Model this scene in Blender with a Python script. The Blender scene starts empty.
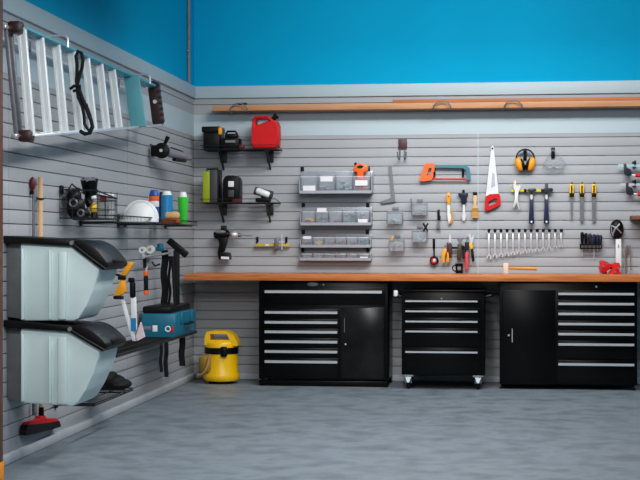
import bpy, bmesh, math, random
from mathutils import Vector, Matrix
random.seed(4)
SC = bpy.context.scene
COL = SC.collection
V = Vector
# ------------------------------------------------------------------ camera calibration
FPX = 1430.0
TH = math.atan(180.0 / FPX)
FWD = V((-math.sin(TH), math.cos(TH), 0))
RGT = V((math.cos(TH), math.sin(TH), 0))
CAM = V((2.590, -11.968, 1.18))
def ray(px, py):
    return FWD + RGT * ((px - 320) / FPX) + V((0, 0, 1)) * ((240 - py) / FPX)
def yp(px, py, y):            # point on the plane y = const (parallel to the back wall)
    d = ray(px, py); return CAM + d * ((y - CAM.y) / d.y)
def bp(px, py, d=0.0):        # point d metres in front of the back wall
    return yp(px, py, -d)
def lp(px, py, s=0.0):        # point s metres in front of the left wall
    d = ray(px, py); return CAM + d * ((s - CAM.x) / d.x)
def fp(px, py):
    d = ray(px, py); return CAM + d * (-CAM.z / d.z)
X, Y, Z = V((1, 0, 0)), V((0, 1, 0)), V((0, 0, 1))

# ------------------------------------------------------------------ materials
def lin(c):
    r = []
    for v in c:
        v /= 255.0
        r.append(v / 12.92 if v <= 0.04045 else ((v + 0.055) / 1.055) ** 2.4)
    return (*r, 1.0)
MATS = {}
def mat(name, c, rough=0.5, metal=0.0, var=0.10, scale=14.0, alpha=1.0, bump=0.0, spec=0.5, coat=0.0, stretch=None, emit=0):
    if name in MATS: return MATS[name]
    m = bpy.data.materials.new(name); m.use_nodes = True
    nt = m.node_tree; b = nt.nodes['Principled BSDF']
    tc = nt.nodes.new('ShaderNodeTexCoord'); mp = nt.nodes.new('ShaderNodeMapping')
    if stretch: mp.inputs['Scale'].default_value = stretch
    nz = nt.nodes.new('ShaderNodeTexNoise'); nz.inputs['Scale'].default_value = scale; nz.inputs['Detail'].default_value = 4
    rp = nt.nodes.new('ShaderNodeValToRGB')
    l = lin(c)
    rp.color_ramp.elements[0].position = 0.3; rp.color_ramp.elements[1].position = 0.7
    rp.color_ramp.elements[0].color = (*[max(0, v * (1 - var)) for v in l[:3]], 1)
    rp.color_ramp.elements[1].color = (*[min(1, v * (1 + var)) for v in l[:3]], 1)
    nt.links.new(tc.outputs['Object'], mp.inputs['Vector']); nt.links.new(mp.outputs['Vector'], nz.inputs['Vector'])
    nt.links.new(nz.outputs['Fac'], rp.inputs['Fac']); nt.links.new(rp.outputs['Color'], b.inputs['Base Color'])
    b.inputs['Roughness'].default_value = rough; b.inputs['Metallic'].default_value = metal
    b.inputs['Alpha'].default_value = alpha; b.inputs['Specular IOR Level'].default_value = spec
    b.inputs['Coat Weight'].default_value = coat
    if bump:
        bn = nt.nodes.new('ShaderNodeBump'); bn.inputs['Strength'].default_value = bump; bn.inputs['Distance'].default_value = 0.01
        nt.links.new(nz.outputs['Fac'], bn.inputs['Height']); nt.links.new(bn.outputs['Normal'], b.inputs['Normal'])
    MATS[name] = m
    return m
def ramp_mat(name, stops, scale, stretch, rough, bump=0.0, detail=6, spec=0.5, distort=0.0):
    m = mat(name, (128, 128, 128), rough, bump=bump, scale=scale, stretch=stretch, spec=spec)
    nt = m.node_tree
    nz = [n for n in nt.nodes if n.type == 'TEX_NOISE'][0]; rp = [n for n in nt.nodes if n.type == 'VALTORGB'][0]
    nz.inputs['Detail'].default_value = detail; nz.inputs['Distortion'].default_value = distort
    els = rp.color_ramp.elements
    while len(els) > 1: els.remove(els[-1])
    els[0].position = stops[0][0]; els[0].color = lin(stops[0][1])
    for p, c in stops[1:]:
        e = els.new(p); e.color = lin(c)
    return m

M_SLAT = mat('grey_slat_pvc', (163, 167, 171), 0.55, var=0.03, scale=3, spec=0.35)
M_WHITE = mat('pale_painted_board', (180, 199, 206), 0.55, var=0.02, scale=2)
M_BLUE = mat('blue_wall_paint', (0, 165, 211), 0.7, var=0.03, scale=2, spec=0.08)
M_FLOOR = ramp_mat('stained_concrete', [(0.30, (96, 105, 112)), (0.45, (110, 121, 129)), (0.58, (122, 134, 142)), (0.72, (106, 116, 123))], 5, (1, 1, 1), 0.5, 0.12, 15, 0.35, 0.1)
M_CURB = mat('pale_grey_baseboard', (190, 194, 200), 0.6, var=0.05)
M_BLACK = mat('black_plastic', (9, 9, 10), 0.42, var=0.2, spec=.22)
M_WIRE = mat('black_coated_wire', (14, 14, 16), 0.5, var=0.1)
M_RUBBER = mat('black_rubber', (12, 12, 13), 0.75, var=0.2, spec=.3)
M_CAB = mat('black_powder_coat', (3, 3, 4), 0.3, var=0.1, spec=0.18)
M_ALU = mat('brushed_aluminium', (212, 216, 220), 0.38, metal=0.75, var=0.06, scale=40, stretch=(1, 1, 8))
M_STEEL = mat('polished_steel', (222, 225, 229), 0.32, metal=0.5, var=0.05)
M_CHROMEW = mat('satin_drawer_pull', (205, 210, 214), 0.38, metal=0.55, var=0.03)
M_DSTEEL = mat('dull_grey_steel', (120, 122, 128), 0.45, metal=0.5, var=0.1)
M_TREAD = mat('ribbed_aluminium_tread', (232, 238, 240), 0.4, metal=0.2, var=0.05, scale=60, stretch=(6, 6, .2))
M_RED = mat('red_plastic', (206, 10, 18), 0.5, var=0.06, spec=.3)
M_DRED = mat('dark_red_plastic', (95, 22, 28), 0.5, var=0.1)
M_YEL = mat('yellow_plastic', (240, 190, 10), 0.35, var=0.05)
M_AMB = mat('amber_plastic', (244, 160, 20), 0.4, var=0.05)
M_ORG = mat('orange_plastic', (250, 105, 25), 0.4, var=0.05)
M_TEAL = mat('teal_plastic', (10, 105, 130), 0.4, var=0.08)
M_GREEN = mat('green_plastic', (60, 205, 60), 0.35, var=0.06)
M_LIME = mat('lime_green_plastic', (150, 165, 10), 0.45, var=0.06)
M_NAVY = mat('navy_rubber_grip', (16, 22, 62), 0.5, var=0.1)
M_BLUEP = mat('blue_plastic', (20, 80, 160), 0.35, var=0.08)
M_LBLUE = mat('sky_blue_plastic', (30, 130, 185), 0.35, var=0.06)
M_WHT = mat('white_plastic', (232, 236, 236), 0.4, var=0.03)
M_LABEL = mat('white_paper_label', (235, 235, 238), 0.6, var=0.03)
M_GREYP = mat('grey_plastic', (120, 122, 126), 0.5, var=0.08)
M_PINK = mat('pinkish_red_grip', (215, 80, 90), 0.45, var=0.08)
M_BIN = mat('pale_grey_bin_plastic', (208, 226, 226), 0.42, var=0.03, scale=5)
M_CLEAR = mat('clear_plastic', (185, 194, 204), 0.12, var=0.05, alpha=0.2)
M_BROWN = mat('brown_painted_steel', (92, 50, 30), 0.5, var=0.12)
M_SAFE = mat('orange_painted_steel', (255, 150, 0), 0.5, var=0.04)
M_TAN = mat('tan_sponge', (222, 176, 110), 0.8, var=0.15, scale=60, bump=.2)
M_STICK = mat('pale_wood_stick', (226, 186, 140), 0.6, var=0.12, scale=8, stretch=(12, 12, 1))
M_LEATH = mat('rust_brown_cloth', (140, 70, 25), 0.8, var=0.2)
M_CORD = mat('beige_rubber_hose', (176, 140, 90), 0.6, var=0.1)
M_CAP = mat('dark_brown_plastic', (46, 18, 14), 0.45, var=0.15)
M_TEALR = mat('teal_coated_rail', (72, 160, 178), .45, var=.05)
M_WOOD = ramp_mat('butcher_block_worktop', [(0.2, (150, 80, 36)), (0.42, (190, 108, 52)), (0.55, (205, 124, 64)), (0.72, (168, 92, 42))], 1.6, (1.6, 6, 26), 0.38, 0.05, 3)
M_LUMB = ramp_mat('planed_lumber', [(0.25, (168, 116, 78)), (0.5, (198, 146, 104)), (0.75, (180, 128, 88))], 1.2, (1.2, 9, 16), 0.6, 0.05, 5)
M_OLDW = ramp_mat('golden_wood', [(0.3, (190, 130, 60)), (0.7, (222, 168, 90))], 6, (1, 8, 8), 0.55)

# ------------------------------------------------------------------ mesh builder
def frame_of(ax):
    ax = V(ax).normalized()
    t = Z if abs(ax.z) < 0.9 else X
    u = ax.cross(t).normalized(); w = ax.cross(u).normalized()
    return u, w, ax
class MB:
    def __init__(self): self.bm = bmesh.new()
    def _merge(self, b):
        me = bpy.data.meshes.new('tmp'); b.to_mesh(me); b.free(); self.bm.from_mesh(me); bpy.data.meshes.remove(me)
    def box(self, c, size, bev=0.0, rot=None, seg=2):
        b = bmesh.new(); bmesh.ops.create_cube(b, size=1.0)
        bmesh.ops.scale(b, vec=V(size), verts=b.verts)
        if bev > 0: bmesh.ops.bevel(b, geom=b.edges[:], offset=min(bev, 0.49 * min(size)), segments=seg, affect='EDGES', profile=0.5)
        if rot: bmesh.ops.rotate(b, verts=b.verts, cent=(0, 0, 0), matrix=rot.to_3x3())
        bmesh.ops.translate(b, vec=V(c), verts=b.verts); self._merge(b); return self
    def bb(self, a, c, bev=0.0):                    # box from two opposite corners
        a, c = V(a), V(c)
        return self.box((a + c) / 2, [abs(a[i] - c[i]) for i in range(3)], bev)
    def hexa(self, p, bev=0.0):                     # 4 bottom corners, 4 top corners
        b = bmesh.new(); vs = [b.verts.new(q) for q in p]
        for f in ((0, 1, 2, 3), (7, 6, 5, 4), (0, 4, 5, 1), (1, 5, 6, 2), (2, 6, 7, 3), (3, 7, 4, 0)):
            b.faces.new([vs[i] for i in f])
        bmesh.ops.recalc_face_normals(b, faces=b.faces)
        if bev: bmesh.ops.bevel(b, geom=b.edges[:], offset=bev, segments=2, affect='EDGES', profile=0.5)
        self._merge(b); return self
    def beam(self, p0, p1, w, h, bev=0.0):          # w, h = full cross-section vectors
        p0, p1, w, h = V(p0), V(p1), V(w) / 2, V(h) / 2
        q = [p0 - w - h, p0 + w - h, p0 + w + h, p0 - w + h, p1 - w - h, p1 + w - h, p1 + w + h, p1 - w + h]
        return self.hexa(q, bev)
    def lathe(self, prof, o, ax=Z, n=20):
        b = bmesh.new(); u, w, a = frame_of(ax); o = V(o); rings = []
        for r, h in prof:
            if r < 1e-6: rings.append([b.verts.new(o + a * h)])
            else: rings.append([b.verts.new(o + a * h + (u * math.cos(2 * math.pi * k / n) + w * math.sin(2 * math.pi * k / n)) * r) for k in range(n)])
        for A, B in zip(rings, rings[1:]):
            if len(A) == 1 and len(B) == 1: continue
            for k in range(n):
                k2 = (k + 1) % n
                if len(A) == 1: b.faces.new((A[0], B[k], B[k2]))
                elif len(B) == 1: b.faces.new((A[k], A[k2], B[0]))
                else: b.faces.new((A[k], A[k2], B[k2], B[k]))
        for R in (rings[0], rings[-1]):
            if len(R) > 2: b.faces.new(R)
        bmesh.ops.recalc_face_normals(b, faces=b.faces); self._merge(b); return self
    def cyl(self, p0, p1, r0, r1=None, n=14):
        p0, p1 = V(p0), V(p1); r1 = r0 if r1 is None else r1
        L = (p1 - p0).length
        return self.lathe([(r0, 0), (r1, L)], p0, p1 - p0, n)
    def rcyl(self, p0, p1, r, n=14, e=0.3):         # cylinder with rounded ends
        p0, p1 = V(p0), V(p1); L = (p1 - p0).length; e = min(r * e * 2, L / 2.2)
        return self.lathe([(0, 0), (r * .6, 0), (r * .9, e * .3), (r, e), (r, L - e), (r * .9, L - e * .3), (r * .6, L), (0, L)], p0, p1 - p0, n)
    def tube(self, pts, r, n=6, closed=False):
        pts = [V(p) for p in pts]; b = bmesh.new(); rings = []; N = len(pts); pu = None
        for i, p in enumerate(pts):
            if closed: t = pts[(i + 1) % N] - pts[i - 1]
            else: t = pts[min(i + 1, N - 1)] - pts[max(i - 1, 0)]
            if t.length < 1e-9: t = Z.copy()
            t.normalize()
            if pu is None: u = frame_of(t)[0]
            else:
                u = pu - t * pu.dot(t); u = u.normalized() if u.length > 1e-6 else frame_of(t)[0]
            pu = u; w = t.cross(u)
            rr = r[i] if isinstance(r, (list, tuple)) else r
            rings.append([b.verts.new(p + (u * math.cos(2 * math.pi * k / n) + w * math.sin(2 * math.pi * k / n)) * rr) for k in range(n)])
        for i in range(N if closed else N - 1):
            A, B = rings[i], rings[(i + 1) % N]
            for k in range(n): b.faces.new((A[k], A[(k + 1) % n], B[(k + 1) % n], B[k]))
        if not closed: b.faces.new(rings[0]); b.faces.new(rings[-1])
        bmesh.ops.recalc_face_normals(b, faces=b.faces); self._merge(b); return self
    def ring(self, c, ax, R, r, n=24, m=8, arc=(0, 360)):
        u, w, a = frame_of(ax); c = V(c); full = arc[1] - arc[0] >= 360
        k = n if full else n + 1
        pts = [c + (u * math.cos(math.radians(arc[0] + (arc[1] - arc[0]) * i / n)) + w * math.sin(math.radians(arc[0] + (arc[1] - arc[0]) * i / n))) * R for i in range(k)]
        return self.tube(pts, r, m, full)
    def ell(self, c, rad, rot=None, n=16):
        b = bmesh.new(); bmesh.ops.create_uvsphere(b, u_segments=n, v_segments=max(8, n * 2 // 3), radius=1.0)
        bmesh.ops.scale(b, vec=V(rad), verts=b.verts)
        if rot: bmesh.ops.rotate(b, verts=b.verts, cent=(0, 0, 0), matrix=rot.to_3x3())
        bmesh.ops.translate(b, vec=V(c), verts=b.verts); self._merge(b); return self
    def prism(self, loops, ext, bev=0.0):           # loops: outer polygon + holes, extruded by vector ext
        b = bmesh.new(); ed = []
        if len(loops) == 1:
            f = b.faces.new([b.verts.new(p) for p in loops[0]]); fs = [f]
        else:
            for lo in loops:
                vs = [b.verts.new(p) for p in lo]
                ed += [b.edges.new((vs[i], vs[(i + 1) % len(vs)])) for i in range(len(vs))]
            r = bmesh.ops.triangle_fill(b, use_beauty=True, use_dissolve=False, edges=ed)
            fs = [g for g in r['geom'] if isinstance(g, bmesh.types.BMFace)]
        g = bmesh.ops.extrude_face_region(b, geom=fs)
        nv = [e for e in g['geom'] if isinstance(e, bmesh.types.BMVert)]
        bmesh.ops.translate(b, vec=V(ext), verts=nv)
        bmesh.ops.recalc_face_normals(b, faces=b.faces)
        if bev and len(loops) == 1:
            bmesh.ops.bevel(b, geom=b.edges[:], offset=bev, segments=2, affect='EDGES', profile=0.5, clamp_overlap=True)
        self._merge(b); return self
    def bpr(self, poly, d0, d1, holes=(), bev=0.0):  # outline given in photo coordinates, standing d0..d1 off the back wall
        dm = d1
        loops = [[bp(x, y, dm) for x, y in poly]] + [[bp(x, y, dm) for x, y in h] for h in holes]
        return self.prism(loops, V((0, d1 - d0, 0)), bev)
    def ypr(self, poly, y0, y1, holes=(), bev=0.0):  # same on the plane y = y0, extruded to y1
        loops = [[yp(a, c, y0) for a, c in poly]] + [[yp(a, c, y0) for a, c in h] for h in holes]
        return self.prism(loops, V((0, y1 - y0, 0)), bev)

ROOT = {}
def link_mesh(name, mb, m, origin):
    bm = mb.bm
    bmesh.ops.translate(bm, vec=-V(origin), verts=bm.verts)
    me = bpy.data.meshes.new(name); bm.to_mesh(me); bm.free()
    for p in me.polygons: p.use_smooth = True
    me.set_sharp_from_angle(angle=math.radians(38))
    me.materials.append(m)
    o = bpy.data.objects.new(name, me); COL.objects.link(o)
    return o
def tagp(o, label, cat, group=None):
    o['label'] = label; o['category'] = cat
    if group: o['group'] = group
def thing(name, label, cat, loc, group=None):
    o = bpy.data.objects.new(name, None); COL.objects.link(o)
    o.empty_display_size = 0.05; o.location = loc; ROOT[o.name] = V(loc); tagp(o, label, cat, group)
    return o
def part(par, name, mb, m, label=None):
    org = ROOT[par.name]
    o = link_mesh(name, mb, m, org); o.parent = par; ROOT[o.name] = org
    if label: o['label'] = label
    return o
def solo(name, mb, m, label, cat, loc=None, group=None):
    if loc is None:
        vs = [v.co for v in mb.bm.verts]
        loc = V(((min(v.x for v in vs) + max(v.x for v in vs)) / 2, (min(v.y for v in vs) + max(v.y for v in vs)) / 2, min(v.z for v in vs)))
    o = link_mesh(name, mb, m, loc); o.location = loc; tagp(o, label, cat, group); ROOT[o.name] = V(loc)
    return o
def struct(name, mb, m, parent=None, org=(0, 0, 0)):
    o = link_mesh(name, mb, m, org)
    if parent: o.parent = parent
    else: o['kind'] = 'structure'
    return o
def copy_tree(o, parent=None):
    c = o.copy(); COL.objects.link(c)
    if parent: c.parent = parent
    for ch in [k for k in bpy.data.objects if k.parent == o]: copy_tree(ch, c)
    return c

# ================================================================== SETTING
XR, YF = 6.4, -13.5
Z_TRIM, Z_STRIP, Z_PALE, Z_SLAT = 2.488, 2.385, 2.247, 2.062
TOPZ = 4.6
fl = MB(); fl.bb((-0.15, YF, -0.12), (XR + .15, 0.15, 0.0)); struct('floor', fl, M_FLOOR)
wb = MB(); wb.bb((-0.15, 0.034, 0.0), (XR + .15, 0.15, TOPZ)); wb.bb((0.0, -.002, Z_TRIM - .02), (XR, .034, TOPZ)); WB = struct('wall_back', wb, M_BLUE)
wl = MB(); wl.bb((-0.15, YF, 0.0), (-0.034, 0.034, TOPZ)); wl.bb((-.034, YF, Z_TRIM - .02), (.002, 0.0, TOPZ)); WL = struct('wall_left', wl, M_BLUE)
wr = MB(); wr.bb((XR + .034, YF, 0.0), (XR + .15, 0.034, TOPZ)); struct('wall_right', wr, M_BLUE)

def slat_profile(z0, z1):
    pts = []; G0, P, g = 1.190, 0.0762, 0.0024
    ks = [k for k in range(-20, 30) if z0 + 0.012 < G0 + P * k < z1 - 0.012]
    pts.append((0.0, z0))
    for k in ks:
        c = G0 + P * k
        pts += [(0.0, c - g - .002), (-0.0015, c - g), (-0.007, c - g), (-0.007, c - g - .004), (-0.016, c - g - .004), (-0.016, c + g + .004), (-0.007, c + g + .004), (-0.007, c + g), (-0.001, c + g), (0.0, c + g + .001)]
    pts.append((0.0, z1))
    return pts
def slats(z0, z1, a, b, side):
    mb = MB(); bm = mb.bm; pr = slat_profile(z0, z1)
    full = [(-0.033, z0)] + pr + [(-0.033, z1)]
    def pt(o, z, t): return (t, -o, z) if side == 'back' else (o, t, z)
    A = [bm.verts.new(pt(o, z, a)) for o, z in full]; B = [bm.verts.new(pt(o, z, b)) for o, z in full]
    for i in range(len(full) - 1): bm.faces.new((A[i], A[i + 1], B[i + 1], B[i]))
    bm.faces.new(A); bm.faces.new(B)
    bmesh.ops.recalc_face_normals(bm, faces=bm.faces)
    return mb
XS = bp(478, 230).x; YS = lp(127.5, 200).y
BACKP = [(0.0, XS - .0012), (XS + .0012, XS + 2.44 - .0012), (XS + 2.44 + .0012, XR)]
LEFTP = [(0.0, YS + .0015), (YS - .0015, YS - 2.44 + .0015), (YS - 2.44 - .0015, YS - 4.88 + .0015), (YS - 4.88 - .0015, YS - 7.32), (YS - 7.33, YF)]
for a, b in BACKP:
    struct('slat_panel', slats(0.05, Z_SLAT, a, b, 'back'), M_SLAT, WB)
    struct('slat_panel', slats(Z_PALE, Z_STRIP, a, b, 'back'), M_SLAT, WB)
for a, b in LEFTP:
    struct('slat_panel', slats(0.05, Z_SLAT, a, b, 'left'), M_SLAT, WL)
    struct('slat_panel', slats(Z_PALE, Z_STRIP, a, b, 'left'), M_SLAT, WL)
# pale boards between and above the slat strips
m = MB(); m.bb((0.0, -0.002, Z_SLAT), (XR, .033, Z_PALE)); struct('pale_board', m, M_WHITE, WB)
m = MB(); m.bb((-.033, YF, Z_SLAT), (0.002, 0, Z_PALE)); struct('pale_board', m, M_WHITE, WL)
m = MB(); m.bb((0.0, -.02, Z_STRIP), (XR, .034, Z_TRIM), .004); struct('trim_1', m, M_WHITE)
m = MB(); m.bb((-.034, YF, Z_STRIP), (.02, -.02, Z_TRIM), .004); struct('trim_2', m, M_WHITE)
m = MB(); m.bb((XS - .0035, -.003, .05), (XS + .0035, .002, Z_SLAT)); struct('trim_3', m, M_WHITE)
m = MB()
for z0, z1 in ((0.0, .05),): m.bb((0, -.022, z0), (XR, .034, z1), .006)
struct('baseboard_back', m, M_CURB)
m = MB(); m.bb((-.034, YF, 0), (.03, -.022, .05), .008); struct('baseboard_left', m, M_CURB)
# conduit pipe on the left wall near the corner, with clips
pc = lp(189, 40, .02)
c = thing('conduit_pipe', 'thin grey vertical conduit pipe on the blue left wall beside the corner', 'pipe', (0.0, pc.y, Z_TRIM))
m = MB(); m.cyl((.018, pc.y, Z_TRIM), (.018, pc.y, TOPZ - .02), .014, n=12); part(c, 'pipe', m, M_GREYP)
for z in (2.75, 3.3):
    m = MB(); m.box((.012, pc.y, z), (.02, .06, .02), .003); part(c, 'clip', m, M_DSTEEL)
# brown post with orange foot at the left edge of the photograph
q = lp(3.2, 300, .16)
zc = yp(2, 462, q.y - .02).z
c = thing('doorway_post', 'brown steel post with an orange foot at the extreme left edge', 'post', (0.08, q.y, 0))
m = MB(); m.bb((0.0, q.y - .12, zc), (.16, q.y, TOPZ), .004); part(c, 'shaft', m, M_BROWN)
m = MB(); m.bb((0.0, q.y - .125, 0), (.164, q.y + .003, zc), .004); part(c, 'foot', m, M_SAFE, 'orange painted foot of the post')

# ================================================================== WORKTOP AND CABINETS
WT_F, WT_Z0, WT_Z1 = 0.60, 0.853, 0.905
xl = bp(184, 276, WT_F).x
m = MB(); m.bb((xl, -WT_F, WT_Z0), (5.0, -.008, WT_Z1), .004)
solo('worktop', m, M_WOOD, 'long orange-brown butcher block worktop spanning all the black cabinets', 'worktop')

def pull(t, x0, x1, y, d, h=.0115):                          # slim full-width drawer pull seen at photo height y
    a, b = bp(x0, y, d), bp(x1, y, d)
    z = (a.z + b.z) / 2; mb = MB()
    sec = [(0.0, h), (-.012, h), (-.022, h * .3), (-.022, -h * .9), (-.016, -h * .9), (-.016, 0), (0, .002)]
    pts0 = [V((a.x, -d + o, z + k)) for o, k in sec]
    mb.prism([pts0], V((b.x - a.x, 0, 0)))
    return mb
def front(x0, x1, y0, y1, d, th=.018, bev=.004):
    a, b = bp(x0, y0, d), bp(x1, y1, d)
    mb = MB(); mb.bb((a.x, -d, a.z), (b.x, -d + th, b.z), bev); return mb
def lock(x, y, d, r=.008):
    p = bp(x, y, d); mb = MB(); mb.lathe([(0, -.002), (r, -.002), (r, .006), (r * .7, .009), (0, .009)], p, -Y, 12); return mb
def carcass(x0, x1, y0, d, zbot, ztop=None, back=0.06):
    a, b = bp(x0, y0, d), bp(x1, y0, d); mb = MB()
    mb.bb((a.x, -d + .012, zbot), (b.x, -back, ztop if ztop else a.z), .006); return mb, a, b
def drawer(par, x0, x1, y0, y1, hy, hx0, hx1, d, h=.0115):
    o = part(par, 'drawer', front(x0, x1, y0, y1, d), M_CAB)
    part(o, 'handle', pull(None, hx0, hx1, hy, d, h), M_CHROMEW, 'silver drawer pull')
    return o

# --- cabinet with six small drawers and a door
D1 = 0.545
c1 = thing('tool_cabinet', 'black tool cabinet nearest the yellow vacuum, with small left drawers and a right door', 'cabinet', bp(323, 387, D1).xy.to_3d(), 'black tool cabinets under the worktop')
mb, a, b = carcass(258.5, 388, 283, D1, .055, WT_Z0 - .006); part(c1, 'body', mb, M_CAB)
dr = drawer(c1, 261.5, 385, 287, 305, 291.8, 265, 382, D1)
pl = bp(312.5, 284.3, D1); m = MB(); m.lathe([(0, 0), (.032, 0), (.034, .003), (.03, .006), (0, .007)], V((0, 0, 0)), -Y, 24)
bmesh.ops.scale(m.bm, vec=(1.35, 1, .5), verts=m.bm.verts); bmesh.ops.translate(m.bm, vec=pl + V((0, .012, 0)), verts=m.bm.verts)
part(c1, 'badge', m, M_DSTEEL, 'small grey oval badge')
part(c1, 'lock', lock(323.5, 284.6, D1 - .012), M_STEEL)
ys = [308, 318, 327.7, 337.2, 347, 357, 379]; hs = [312.5, 322.4, 332, 341.8, 351.7, 361.8]
for i, hy in enumerate(hs): drawer(c1, 262, 338.3, ys[i] + .5, ys[i + 1] - .5, hy, 265, 337.5, D1, .0105)
dm = ramp_mat('black_door_painted_sheen', [(0.3, (6, 6, 7)), (0.55, (22, 22, 24)), (0.75, (8, 8, 9))], 5, (1, 1, 1), 0.22, spec=.3)  # lighter blotches in the door colour stand in for reflections
do = part(c1, 'door', front(341, 384, 307.5, 379, D1), dm)
a = bp(344.7, 318.5, D1); b = bp(344.7, 332, D1)
m = MB(); m.tube([a, a - Y * .02, b - Y * .02, b], .003, 6); part(do, 'handle', m, M_DSTEEL)
part(do, 'lock', lock(345.6, 344.3, D1), M_STEEL)
m = front(259, 387.6, 380, 386.2, D1 - .004, .02); part(c1, 'plinth', m, M_CAB)
for x, yy in ((261, -D1 + .05), (386, -D1 + .05), (261, -.12), (386, -.12)):
    p = bp(x, 387, D1); m = MB(); m.lathe([(.018, 0), (.018, .012), (.008, .016), (.008, .06)], (p.x, yy, 0), Z, 12); part(c1, 'foot', m, M_RUBBER)

# --- rolling cabinet
D2 = 0.68
tz = bp(440, 291.5, D2).z
c2 = thing('rolling_tool_cabinet', 'black rolling drawer cabinet on casters between the two larger cabinets', 'cabinet', bp(443, 388, D2).xy.to_3d(), 'black tool cabinets under the worktop')
mb, a, b = carcass(401.5, 485, 291.5, D2, .115, tz, back=.2); part(c2, 'body', mb, M_CAB)
m = MB(); m.bb((a.x - .006, -D2 - .006, tz - .004), (b.x + .006, -.195, tz + .012), .006); part(c2, 'lid', m, M_CAB)
ys = [297.5, 307.3, 317.3, 327.5, 347, 374]; hs = [301.2, 311.4, 321.6, 331.6, 352.2]
for i, hy in enumerate(hs): drawer(c2, 404, 480.5, ys[i] + .4, ys[i + 1] - .4, hy, 405.5, 477.5, D2, .0065)
part(c2, 'lock', lock(441.5, 298.6, D2), M_GREYP)
for sx, px in ((-1, 401.5), (1, 485)):
    p = bp(px, 297, D2); m = MB()
    m.tube([(p.x, -D2 + .06, p.z), (p.x + sx * .045, -D2 + .06, p.z + .01), (p.x + sx * .05, -D2 + .09, p.z + .01), (p.x + sx * .05, -.30, p.z + .01), (p.x, -.28, p.z)], .012, 8)
    h = part(c2, 'side_handle', m, M_BLACK)
    if sx < 0:
        m = MB(); m.rcyl((p.x - .05, -D2 + .055, p.z + .002), (p.x - .05, -D2 + .055, p.z + .05), .018); part(h, 'grip_end', m, M_WHT, 'pale end of the side handle')
for px, yy in ((408, -D2 + .06), (478, -D2 + .06), (408, -.27), (478, -.27)):
    p = bp(px, 388, D2); x = p.x
    k = part(c2, 'caster', MB().lathe([(0, 0), (.05, 0), (.052, .004), (.052, .018), (.05, .022), (0, .022)], (x - .011, yy + .015, .052), X, 20), M_RUBBER)
    m = MB(); m.box((x, yy, .108), (.085, .085, .014), .003); m.box((x - .022, yy + .008, .076), (.006, .05, .06), .002); m.box((x + .022, yy + .008, .076), (.006, .05, .06), .002); m.cyl((x - .026, yy + .015, .052), (x + .026, yy + .015, .052), .008)
    m.prism([[V((x - .025, yy - .036, .10)), V((x + .025, yy - .036, .10)), V((x + .008, yy - .05, .055)), V((x - .008, yy - .05, .055))]], V((0, .01, 0)))
    part(k, 'caster_fork', m, mat('zinc_plate', (150, 162, 168), .4, metal=.5))

# --- cabinet with door and seven drawers
D3 = 0.56
c3 = thing('tool_cabinet', 'wide black tool cabinet at far right, door on its left and a stack of drawers', 'cabinet', bp(569, 389, D3).xy.to_3d(), 'black tool cabinets under the worktop')
mb, a, b = carcass(499.5, 637.5, 284, D3, .04, WT_Z0 - .006); part(c3, 'body', mb, M_CAB)
do = part(c3, 'door', front(502.5, 555.5, 290, 385, D3), M_CAB)
a = bp(512.2, 329, D3); b = bp(512.2, 342, D3)
m = MB(); m.tube([a, a - Y * .02, b - Y * .02, b], .0035, 6); part(do, 'handle', m, M_STEEL, 'slim silver door handle')
part(do, 'lock', lock(508.7, 335.3, D3), M_STEEL)
ys = [290, 299.7, 309.7, 319.8, 329.8, 339.8, 350, 385]; ys = [290, 300, 310, 320, 330, 340, 359.5, 385]
hs = [294, 304, 314.1, 324.2, 334.3, 344.6, 364.6]
for i, hy in enumerate(hs): drawer(c3, 557.5, 635, ys[i] + .5, ys[i + 1] - .5, hy, 558.3, 634, D3, .0095)
part(c3, 'lock', lock(596.3, 286.7, D3 - .012), M_STEEL)
for px in (502, 634):
    for yy in (-D3 + .05, -.12):
        p = bp(px, 388, D3); m = MB(); m.lathe([(.02, 0), (.02, .012), (.008, .016), (.008, .045)], (p.x, yy, 0), Z, 12); part(c3, 'foot', m, M_RUBBER)

# ================================================================== VACUUM
vy = -.36
vb = yp(222, 383, vy); sc = (yp(223, 383, vy) - vb).length
def vx(px): return yp(px, 350, vy).x
def vz(py): return yp(222, py, vy).z
cx = vx(221.5)
vac = thing('vacuum_cleaner', 'yellow wet and dry vacuum cleaner on the floor by the corner', 'vacuum cleaner', (cx, vy, 0))
R = (vx(238) - vx(205)) / 2
m = MB(); m.lathe([(0, vz(380)), (R * 1.02, vz(380)), (R * 1.1, vz(378)), (R * 1.1, vz(374)), (R * .98, vz(371)), (R * .97, vz(354)), (R * .97, vz(352)), (0, vz(352))], (cx, vy, 0), Z, 32)
part(vac, 'tank', m, M_YEL)
m = MB(); m.lathe([(R * .9, vz(353.5)), (R * 1.01, vz(353)), (R * 1.02, vz(347)), (R * .9, vz(346.5))], (cx, vy, 0), Z, 32); part(vac, 'belt', m, M_BLACK)
m = MB(); m.lathe([(0, vz(347)), (R * .98, vz(347)), (R * .98, vz(343.5)), (R * .92, vz(341.5)), (R * .8, vz(340.2)), (0, vz(340))], (cx, vy, 0), Z, 32)
hd = part(vac, 'motor_head', m, M_YEL)
zt, zb = vz(331), vz(338)
m = MB(); m.ypr([(204.5, 345), (204.8, 336), (206.5, 332), (211, 331), (226, 331), (233, 335), (237, 342), (237.5, 346)], vy - .085, vy + .085, [[(210, 340), (210, 334), (227, 334.2), (229.5, 340)]])
part(hd, 'carry_handle', m, M_YEL)
m = MB(); m.box((vx(227), vy - R * .98, vz(350.5)), (.055, .03, .085), .012); part(vac, 'latch', m, M_BLACK, 'black clamp latch')
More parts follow.
